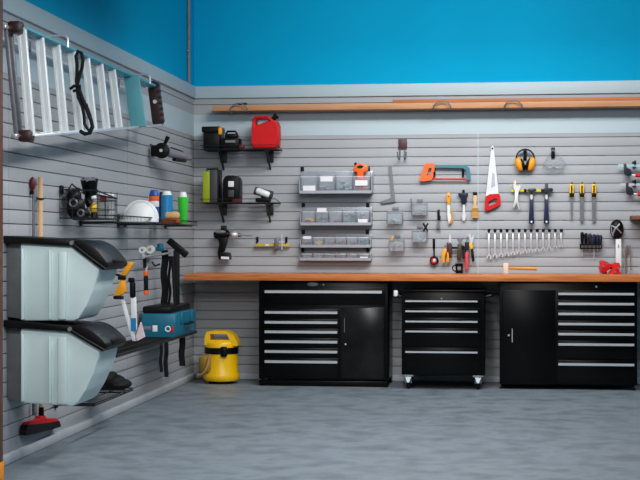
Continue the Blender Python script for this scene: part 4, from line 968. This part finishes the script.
m = MB(); m.cyl(bp(467, 253, .06), bp(467, 246, .06), .006); part(scd, 'shank', m, M_STEEL)
nv = thing('nut_driver', 'navy and black handled driver above the pinkish red screwdriver', 'screwdriver', bp(464, 260, .045), 'tools in the plier rack')
m = MB(); m.rcyl(bp(466.5, 250, .075), bp(467, 242, .075), .018); m.rcyl(bp(463.8, 259, .055), bp(464.8, 248, .055), .014); part(nv, 'handle', m, mat('dark_navy_plastic', (22, 28, 52), .45))
m = MB(); m.cyl(bp(467, 242, .075), bp(467.3, 237, .075), .005); part(nv, 'shank', m, M_DSTEEL)
pliers('pliers', 'black and yellow handled pliers, rightmost in the rack above the mug', 'pliers', [(468.5, 234), (470, 233.8), (471.5, 238), (473, 235), (474, 236.5), (472.4, 243), (470.6, 243)], [[(469, 243), (472, 243), (473.4, 248), (470, 249.5)], [(470.5, 249), (473.2, 248), (474.6, 260.5), (472.4, 262.5), (471.2, 256)]], M_STEEL, [M_YEL, M_BLACK], .062)
# mug
d = .14; cp = bp(459.3, 273, d); r = bp(463.3, 268, d).x - cp.x
mg = thing('mug', 'black mug standing on the worktop under the plier rack', 'mug', V((cp.x, -d, WT_Z1)))
m = MB(); h = bp(459, 263.5, d).z - WT_Z1
m.lathe([(0, 0), (r * .8, 0), (r * .92, .006), (r, h), (r * .92, h), (r * .86, .01), (0, .01)], V((cp.x, -d, WT_Z1)), Z, 24); part(mg, 'body', m, M_BLACK)
m = MB(); m.ring(V((cp.x - r * .95, -d, WT_Z1 + h * .52)), Y, h * .3, .0055, 16, 8); part(mg, 'handle', m, M_BLACK)
m = MB(); m.box((cp.x, -d - r * .9, WT_Z1 + h * .5), (.03, .006, .03), .002); part(mg, 'badge', m, M_GREYP)

# ================================================================== HAND SAW, EARMUFFS, GOGGLES
d = .025
sw = thing('hand_saw', 'hand saw with red handle hanging blade-up on the back wall', 'saw', bp(492, 211, d))
m = MB(); m.bpr([(491.3, 147), (492.5, 145.6), (493.8, 147.2), (498.8, 194.5), (485.6, 197.8)], d - .002, d + .002); bl = part(sw, 'blade', m, mat('pale_saw_steel', (222, 226, 232), .4, metal=.25))
m = MB(); m.bpr([(492.3, 172), (494.5, 174), (495.3, 186), (491, 188), (491.8, 178)], d + .002, d + .0026); part(bl, 'etched_mark', m, mat('etched_grey', (176, 184, 194), .5))
m = MB(); m.bpr([(485.4, 196.5), (490, 194.2), (499, 193.6), (500.2, 196), (500.8, 203.5), (498.5, 206), (487.6, 210.8), (484.8, 210), (484.8, 203)], d - .014, d + .014, [[(488.3, 202), (494, 198.4), (497, 198.6), (496.8, 202.6), (488.8, 206)]]); part(sw, 'handle', m, M_RED, 'red plastic grip')
m = MB(); p = bp(492.4, 149, 0); m.rcyl((p.x, -.001, p.z), (p.x, -.045, p.z + .004), .007); part(sw, 'hook', m, M_BLACK)
em = thing('earmuffs', 'earmuffs with amber cups hanging right of the hand saw', 'earmuffs', bp(525, 170, .06))
p = bp(525.2, 158.5, .055); R_ = bp(534, 158, .055).x - p.x
m = MB(); pts = [V((p.x + R_ * 1.02 * math.cos(t), p.y, p.z + R_ * 1.05 * math.sin(t))) for t in [math.radians(-15 + 210 * i / 20) for i in range(21)]]
for a, b in zip(pts, pts[1:]): m.beam(a, b, Y * .026, (((a + b) / 2) - p).normalized() * .012)
part(em, 'headband', m, M_BLACK)
for s in (-1, 1):
    c = bp(525.2 + s * 6, 164, .055); rt = Matrix.Rotation(s * .32, 3, 'Y')
    m = MB(); m.ell(c, (.034, .032, .06), rt); cu_ = part(em, 'ear_cup', m, M_AMB, 'amber ear cup')
    m = MB(); m.ell(c + V((-s * .025, 0, -.004)), (.02, .028, .054), rt); part(cu_, 'cushion', m, M_BLACK)
peg(em, 525, 155, .09, .028)
gg = thing('safety_goggles', 'clear safety goggles hanging on a black hook beside the earmuffs', 'goggles', bp(553.5, 169, .06))
d = .05
m = MB(); m.bpr([(543.5, 163), (546, 160), (551, 161.5), (553.7, 163.3), (557, 161.5), (563, 160.5), (565, 163.5), (562.5, 167.3), (556.5, 168), (553.8, 165.8), (551, 168.2), (545.5, 167)], d - .02, d + .02, bev=.004); part(gg, 'lens', m, M_CLEAR)
m = MB(); m.tube([bp(543.5, 163, d), bp(549, 153.5, d * .8), bp(553, 150, d * .6), bp(558, 154, d * .8), bp(565, 163, d)], .0035, 6); m.tube([bp(q[0], q[1], d + .02) for q in [(543.5, 163), (546, 160), (551, 161.5), (553.7, 163.3), (557, 161.5), (563, 160.5), (565, 163.5), (562.5, 167.3), (556.5, 168), (553.8, 165.8), (551, 168.2), (545.5, 167)]], .004, 6, True); part(gg, 'strap', m, mat('grey_translucent_rubber', (150, 155, 165), .4))
peg(gg, 553, 153, .09, .03)

# ================================================================== PIPE PLIERS, HAMMERS
d = .05
wp = thing('locking_pliers', 'pale steel adjustable pliers hanging left of the two hammers', 'pliers', bp(517, 210, d))
m = MB(); m.bpr([(513.6, 183), (515, 180.3), (516, 181.5), (516, 185), (519, 186), (519.8, 184), (520.6, 187), (519, 191), (515, 191), (513.4, 187.5)], d - .008, d + .008); part(wp, 'jaws', m, mat('pale_tool_steel', (225, 226, 222), .35, metal=.3))
m = MB(); m.bpr([(515, 190.5), (518.6, 190.5), (518, 200), (520, 209), (519, 210), (516.6, 203), (514, 208), (512.8, 206.5), (514.6, 200)], d - .007, d + .007, bev=.001); part(wp, 'arms', m, mat('pale_tool_steel', (225, 226, 222), .35, metal=.3))
m = MB(); m.box(bp(513.8, 182.5, d + .01), (.008, .006, .02), .001); part(wp, 'adjuster', m, M_YEL)
peg(wp, 517, 189.8, .02, .014)
hr = thing('hammer_rack', 'yellow bar rack running behind the two navy hammers', 'rack', bp(530, 192, .0))
m = MB(); m.bpr([(511.5, 189.3), (541, 189.3), (541, 191.6), (511.5, 191.6)], .028, .038); 
part(hr, 'bar', m, mat('lemon_yellow_metal', (205, 200, 40), .45))
m = MB()
for px in (524, 541): m.bpr([(px, 189), (px + 2.5, 189), (px + 2.5, 192), (px, 192)], 0, .038)
part(hr, 'bracket', m, M_BLACK)
def hammer(px, lab, claw):
    d = .05
    t = thing('hammer', lab, 'hammer', bp(px, 224, d), 'navy handled hammers')
    if claw: hp = [(px - 4.5, 190.5), (px - 3.5, 188.6), (px + 3.8, 188.2), (px + 4.5, 189), (px + 4.5, 191.2), (px + 1.6, 191.6), (px + 1.2, 194.5), (px - 1.4, 194.5), (px - 1.8, 191.6)]
    else: hp = [(px - 3.6, 189), (px - 1.5, 188), (px - 1.5, 183.5), (px + 1.6, 183.5), (px + 1.6, 188), (px + 5.6, 188), (px + 6.6, 189), (px + 6.6, 191), (px + 5.4, 191.8), (px + 1.5, 191.6), (px + 1.2, 194.5), (px - 1.4, 194.5), (px - 1.8, 191.4), (px - 3.6, 191)]
    m = MB(); m.bpr(hp, d - .014, d + .014, bev=.003); part(t, 'head', m, mat('dark_forged_steel', (50, 52, 60), .4, metal=.4))
    m = MB(); m.bpr([(px - 1.2, 194), (px + 1.2, 194), (px + 1.1, 201), (px - 1.1, 201)], d - .008, d + .008); part(t, 'neck', m, M_STEEL)
    m = MB(); m.bpr([(px - 2.0, 197), (px - .6, 199.5), (px + .6, 199.5), (px + 2.0, 197), (px + 2.0, 210), (px + 2.6, 220), (px + 2.8, 223.6), (px - 2.7, 223.6), (px - 2.6, 218), (px - 2.1, 208)], d - .013, d + .013, bev=.003); g = part(t, 'grip', m, M_NAVY)
    p = bp(px, 221.8, d + .0135); m = MB(); m.lathe([(.004, 0), (.008, 0), (.008, .002), (.004, .002)], p, -Y, 12); part(g, 'eyelet', m, M_WHT)
hammer(531.5, 'navy gripped hammer with a plain head beside the pale pliers', True)
hammer(546.5, 'navy gripped hammer with a cross-shaped head, right of the other hammer', False)
# files
names = ('leftmost, with a narrow blade', 'middle one of the three', 'rightmost of the three')
for i, px in enumerate((571.7, 582, 594)):
    d = .03
    t = thing('file', 'file with yellow and black handle, %s' % names[i], 'file', bp(px, 221, d), 'yellow handled files')
    m = MB(); m.bpr([(px - 1.6, 184), (px + 1.6, 184), (px + 2.3, 186), (px + 2.1, 192), (px + 2.2, 196), (px + 1, 197.8), (px - 1, 197.8), (px - 2.2, 196), (px - 2.1, 192), (px - 2.3, 186)], d - .012, d + .012, bev=.003); h = part(t, 'handle', m, M_YEL)
    m = MB(); m.bpr([(px - .7, 185.5), (px + .7, 185.5), (px + .7, 195), (px - .7, 195)], d + .011, d + .014); m.bpr([(px - 2.4, 193), (px + 2.4, 193), (px + 2, 197.2), (px - 2, 197.2)], d - .013, d + .0135, bev=.002); part(h, 'black_inlay', m, M_BLACK)
    w = (1.0, 1.9, 1.9)[i]; m = MB(); m.bpr([(px - w, 198), (px + w, 198), (px + w * .95, 221.5), (px - w * .95, 221.5)] if i else [(px - .8, 198), (px + .8, 198), (px + 1, 210), (px + .6, 220), (px - .6, 220), (px - 1, 210)], d - .003, d + .003); part(t, 'blade', m, M_DSTEEL)
    m = MB(); p = bp(px, 183, 0); m.rcyl((p.x, 0, p.z), (p.x, -.045, p.z), .006); part(t, 'hook', m, M_BLACK)
# wrenches: one shape, copies shortened one by one
N = 13
ordn = ['first', 'second', 'third', 'fourth', 'fifth', 'sixth', 'seventh', 'eighth', 'ninth', 'tenth', 'eleventh', 'twelfth', 'thirteenth']
d = .035
for i in range(N):
    px = 489 + 72.2 * i / (N - 1); y0_ = 231.0; y1_ = 257.3 - 11.0 * (i / (N - 1)); sc_ = 1 - .35 * i / (N - 1)
    lab = 'combination wrench, longest and leftmost of the hanging row' if i == 0 else ('combination wrench, shortest and rightmost of the hanging row' if i == N - 1 else 'combination wrench, %s from the left in the hanging row' % ordn[i])
    t = thing('wrench', lab, 'wrench', bp(px, y1_, d), 'combination wrenches in a row')
    pa, pb = bp(px, y0_ + 2, d), bp(px, y1_ - 2, d)
    m = MB(); m.beam(pa, pb, X * .019 * max(sc_, .8), Y * .007, .002); part(t, 'shank', m, M_STEEL)
    m = MB(); r_ = .016 * sc_; m.lathe([(r_ * .55, -.005), (r_, -.005), (r_, .005), (r_ * .55, .005), (r_ * .55, -.005)], bp(px, y0_ + 1, d), -Y, 18); part(t, 'ring_end', m, M_STEEL)
    m = MB(); c = bp(px, y1_, d); R2 = .021 * sc_
    angs = [math.radians(a) for a in range(-45, 236, 20)]; tilt = math.radians(-15 )
    o_ = [c + V((R2 * math.cos(a + tilt), 0, R2 * math.sin(a + tilt))) for a in angs]; i_ = [c + V((R2 * .55 * math.cos(a + tilt), 0, R2 * .55 * math.sin(a + tilt))) for a in (math.radians(225), math.radians(150), math.radians(90), math.radians(30), math.radians(-45))]
    m.prism([[q + Y * .004 for q in o_ + i_]], V((0, -.008, 0))); part(t, 'open_jaw', m, M_STEEL)
    p = bp(px, y0_ - .6, 0); m = MB(); m.box((p.x, -.022, p.z), (.024 , .044, .026), .003); part(t, 'hook', m, M_BLACK, 'black plastic hook')
# screwdriver rack
d = .05
rr = thing('screwdriver_rack', 'black rack holding blue and black screwdrivers left of the red vise', 'rack', bp(591, 249, 0))
m = MB(); m.bpr([(580, 243.8), (602, 243.8), (602, 245.2), (580, 245.2)], .0, .075); m.bpr([(580, 247.6), (602, 247.6), (602, 249), (580, 249)], .068, .075)
for px in (580, 601): m.bpr([(px, 243.8), (px + 1, 243.8), (px + 1, 249), (px, 249)], .06, .075)
part(rr, 'frame', m, M_BLACK)
for i, px in enumerate((582.2, 586, 590, 594, 597.5, 600.5)):
    mm = M_BLACK if i < 2 else mat('dark_navy_plastic', (22, 28, 52), .45)
    t = thing('screwdriver', 'screwdriver, %s in the black rack' % ('leftmost and tallest, black handled', 'second from left, black handled', 'third from left, navy handled', 'fourth from left, navy handled', 'fifth from left, navy handled', 'rightmost, navy handled')[i], 'screwdriver', bp(px, 244, d), 'screwdrivers in the black rack')
    y0_ = (231.8, 232.8, 233.2, 234, 234.4, 234.8)[i]
    m = MB(); a, b = bp(px, 243.8, d), bp(px, y0_, d); L = (b - a).length
    m.lathe([(0, 0), (.008, 0), (.012, .01), (.014, L * .4), (.016, L * .75), (.012, L * .95), (0, L)], a, b - a, 14); part(t, 'handle', m, mm)
    m = MB(); m.cyl(a, bp(px, (256.5, 250, 251, 258, 251, 250)[i], d), .0035); part(t, 'shank', m, M_STEEL)

# ================================================================== RED VISE, GRINDER SHIELD, HOOKED BAR (right)
d = .16
vz_ = WT_Z1
vs = thing('bench_vise', 'red bench vise on the worktop near the right end', 'vise', V((bp(611, 275, d).x, -d, vz_)))
m = MB(); dzv = vz_ - bp(615, 275.5, d).z
def vpr(mb, poly, a, b, bev=0): return mb.bpr(poly, a, b, bev=bev)
m.bpr([(608, 275.5), (609, 273), (612, 270), (612, 266), (611, 264), (620, 264.5), (621, 267), (619, 270), (621, 273), (621.5, 275.5)], d - .06, d + .05, bev=.006); part(vs, 'base', m, M_RED)
m = MB(); m.bpr([(600, 261), (604, 260.3), (606.5, 263), (611, 263.5), (612, 266.5), (609, 270), (605, 272), (601.5, 273.5), (600, 270)], d - .04, d + .04, bev=.006); part(vs, 'moving_jaw', m, M_RED)
m = MB(); m.cyl(bp(598.5, 268, d), bp(613, 268, d), .012); m.cyl(bp(600, 264, d + .03), bp(600, 272.5, d + .03), .005); m.bpr([(606, 261.5), (608.5, 262), (608.5, 264), (606, 263.8)], d - .04, d + .04); part(vs, 'screw', m, M_DSTEEL)
m = MB(); m.cyl(V((bp(604.5, 275, d).x, -d, vz_ + .001)), V((bp(604.5, 275, d).x, -d, vz_ + .03)), .02, .016); part(vs, 'front_foot', m, M_RED)
m = MB(); m.bpr([(609, 266), (611, 264), (616, 262.5), (619.5, 263), (620, 265), (612, 267.5)], d - .05, d + .045, bev=.003); part(vs, 'fixed_jaw', m, M_RED)
m = MB()
for q in ((603.5, 266.5), (615, 272), (618.5, 268)): m.cyl(bp(q[0], q[1], d + .045), bp(q[0], q[1], d + .062), .007, n=8)
part(vs, 'bolts', m, M_DSTEEL)
gw = thing('gauge_bar', 'white upright bar topped by a black oval strapped head, behind the vise', 'tool', V((bp(618.5, 273, .06).x, -.06, vz_)))
d = .06
m = MB(); a_, b_ = bp(615.6, 239, d), bp(621.3, 274, d); m.bb((a_.x, -d - .014, vz_ + .001), (b_.x, -d + .014, a_.z), .003); bar = part(gw, 'bar', m, M_WHT)
m = MB(); p = bp(616.8, 229.5, d); rx = bp(623.8, 230, d).x - p.x; m.ell(p, (rx, .045, .083), None, 24); hd_ = part(gw, 'head', m, M_BLACK)
m = MB(); m.tube([p + V((-.04, -.035, -.05)), p + V((-.02, -.046, .0)), p + V((.02, -.042, .045))], .007, 6); m.tube([p + V((-.045, -.03, .03)), p + V((-.01, -.047, .015)), p + V((.035, -.034, -.03))], .006, 6); m.tube([p + V((-.03, -.032, -.056)), p + V((-.045, -.03, -.02)), p + V((-.045, -.028, .03))], .005, 6); part(hd_, 'silver_strap', m, mat('dull_silver_strap', (150, 154, 156), .4, metal=.3))
m = MB(); q = bp(618.4, 246, d + .015); m.box(q, (.006, .003, .028)); q = bp(618.4, 247, d + .015); m.box(q, (.014, .003, .006)); part(bar, 'red_mark', m, M_GREYP)
hb_ = thing('hooked_rod', 'rusty grey hooked rod leaning by the wall right of the white bar', 'rod', V((bp(626, 272, .03).x, -.03, vz_)))
d = .03
m = MB(); zz = vz_ + .002; q = bp(626, 270, d); m.tube([V((q.x, -d, zz)), bp(625.8, 255, d), bp(625.8, 249, d), bp(627, 245.5, d), bp(628.3, 246.5, d), bp(628.5, 250, d)], .006, 8); part(hb_, 'rod', m, mat('rusty_grey_metal', (128, 112, 108), .5))
m = MB(); m.beam(bp(624, 251, d), bp(630, 251, d), Z * .01, Y * .01); m.beam(bp(630, 245, d), bp(631, 270, d), X * .008, Y * .008); part(hb_, 'cross_bar', m, mat('rusty_grey_metal', (128, 112, 108), .5))
# bar clamps at the right edge
def clamp(yy, lab, wcol, x0):
    d = .07
    t = thing('bar_clamp', lab, 'clamp', bp(632, yy + 12, d), 'bar clamps at the right edge')
    m = MB(); m.beam(bp(x0, yy, d), bp(672, yy, d), Z * .02, Y * .01); part(t, 'bar', m, wcol)
    m = MB(); x = x0 + 5.5; m.bpr([(x, yy - 2), (x + 3, yy - 2), (x + 3.2, yy + 2), (x + 7, yy + 3.5), (x + 8.5, yy + 9.5), (x + 5, yy + 11), (x + 1, yy + 9), (x + .5, yy + 4)], d - .012, d + .012, bev=.003); part(t, 'jaw', m, mat('dark_forged_steel', (50, 52, 60), .4, metal=.4))
    m = MB(); m.cyl(bp(x + 7, yy + 9.5, d), bp(x + 13, yy + 9.8, d), .008); part(t, 'screw', m, M_STEEL)
    m = MB(); m.rcyl(bp(x + 12, yy + 9.8, d), bp(x + 32, yy + 10.3, d), .018); part(t, 'handle', m, M_RED, 'red clamp handle')
    m = MB(); p = bp(634, yy - 1, 0); m.box((p.x, -.012, p.z), (.03, .024, .05), .003); m.tube([(p.x, -.02, p.z - .01), (p.x, -.09, p.z - .006), (p.x, -.09, p.z + .03)], .005, 6); part(t, 'hook', m, M_BLACK)
clamp(165.5, 'upper bar clamp with red handle at the right edge, pale bar', mat('mint_steel', (175, 220, 222), .4, metal=.3), 618)
clamp(184.5, 'lower bar clamp with red handle at the right edge, under the pale one', M_STEEL, 620)
# wooden ledge at far right
m = MB(); a, b = bp(632, 215.5, .22), bp(632, 219.5, .22); m.bb((a.x, -.22, b.z), (a.x + .9, -.012, a.z), .003)
lg = solo('wooden_shelf', m, mat('brown_board', (120, 72, 52), .6, var=.15, scale=3, stretch=(1, 8, 8)), 'brown wooden shelf board at the right edge above the hooked rod', 'shelf')
# mallet on the worktop
d = .30
ml = thing('mallet', 'wooden mallet with a pale head lying on the worktop under the wrenches', 'mallet', V((bp(515, 273, d).x, -d, WT_Z1)))
xa_, xb_ = bp(503.2, 270, d).x, bp(508.5, 270, d).x; hz = bp(505, 263, d).z - WT_Z1
m = MB(); m.bb((xa_, -d - .045, WT_Z1 + .001), (xb_, -d + .045, WT_Z1 + hz), .006); part(ml, 'head', m, mat('pale_cream_wood', (228, 208, 190), .6, var=.06))
m = MB(); zc_ = bp(520, 268, d).z; m.tube([V((xb_ - .01, -d, zc_)), V((bp(520, 268, d).x, -d, zc_ - .002)), V((bp(536.8, 268, d).x, -d, zc_ - .005))], [.012, .014, .015], 12); part(ml, 'handle', m, M_OLDW)

# ================================================================== CAMERA, LIGHT, WORLD
cd = bpy.data.cameras.new('camera'); co = bpy.data.objects.new('camera', cd); COL.objects.link(co)
cd.sensor_fit = 'HORIZONTAL'; cd.sensor_width = 36; cd.lens = FPX / 640 * 36
co.location = CAM; co.rotation_euler = (math.radians(90), 0, TH)
cd.clip_start = .1; cd.clip_end = 100
SC.camera = co
def area(name, loc, target, sx, sy, energy, col, spread=180):
    l = bpy.data.lights.new(name, 'AREA'); l.shape = 'RECTANGLE'; l.size = sx; l.size_y = sy; l.energy = energy; l.spread = math.radians(spread); l.color = col
    o = bpy.data.objects.new(name, l); COL.objects.link(o); o.location = loc
    o.rotation_euler = (V(target) - V(loc)).to_track_quat('-Z', 'Y').to_euler()
    return o
area('unseen_lamp', (2.9, -1.6, 3.15), (2.9, -1.601, 0), 3.2, .25, 40, (1, .985, .975), 160)
area('unseen_lamp', (2.7, -3.3, 3.75), (2.1, 0, 1.95), 2.6, .3, 36, (1, .985, .98), 100)  # added lamp, beam narrowed to light the back wall and spare the left
area('unseen_lamp', (2.0, -4.6, 2.86), (2.0, -4.601, 0), .3, 3.8, 100, (1, .985, .985), 170)
area('unseen_lamp', (1.5, -8.0, 3.1), (.3, -4.6, 1.1),   .9, .4, 11, (.98, .99, 1), 75)  # added lamp, aimed to brighten the recycling bins
area('unseen_lamp', (2.4, -11.0, 3.4), (2.2, -3, 1.0), 1.4, .8, 45, (.98, .99, 1))  # added front fill for the bins and object fronts
w = bpy.data.worlds.new('world'); SC.world = w; w.use_nodes = True
bg = w.node_tree.nodes['Background']; bg.inputs['Color'].default_value = (.80, .92, 1, 1); bg.inputs['Strength'].default_value = .06
SC.view_settings.view_transform = 'Standard'; SC.view_settings.look = 'None'; SC.view_settings.gamma = 1; SC.view_settings.exposure = 0.0
SC.view_settings.use_curve_mapping = False
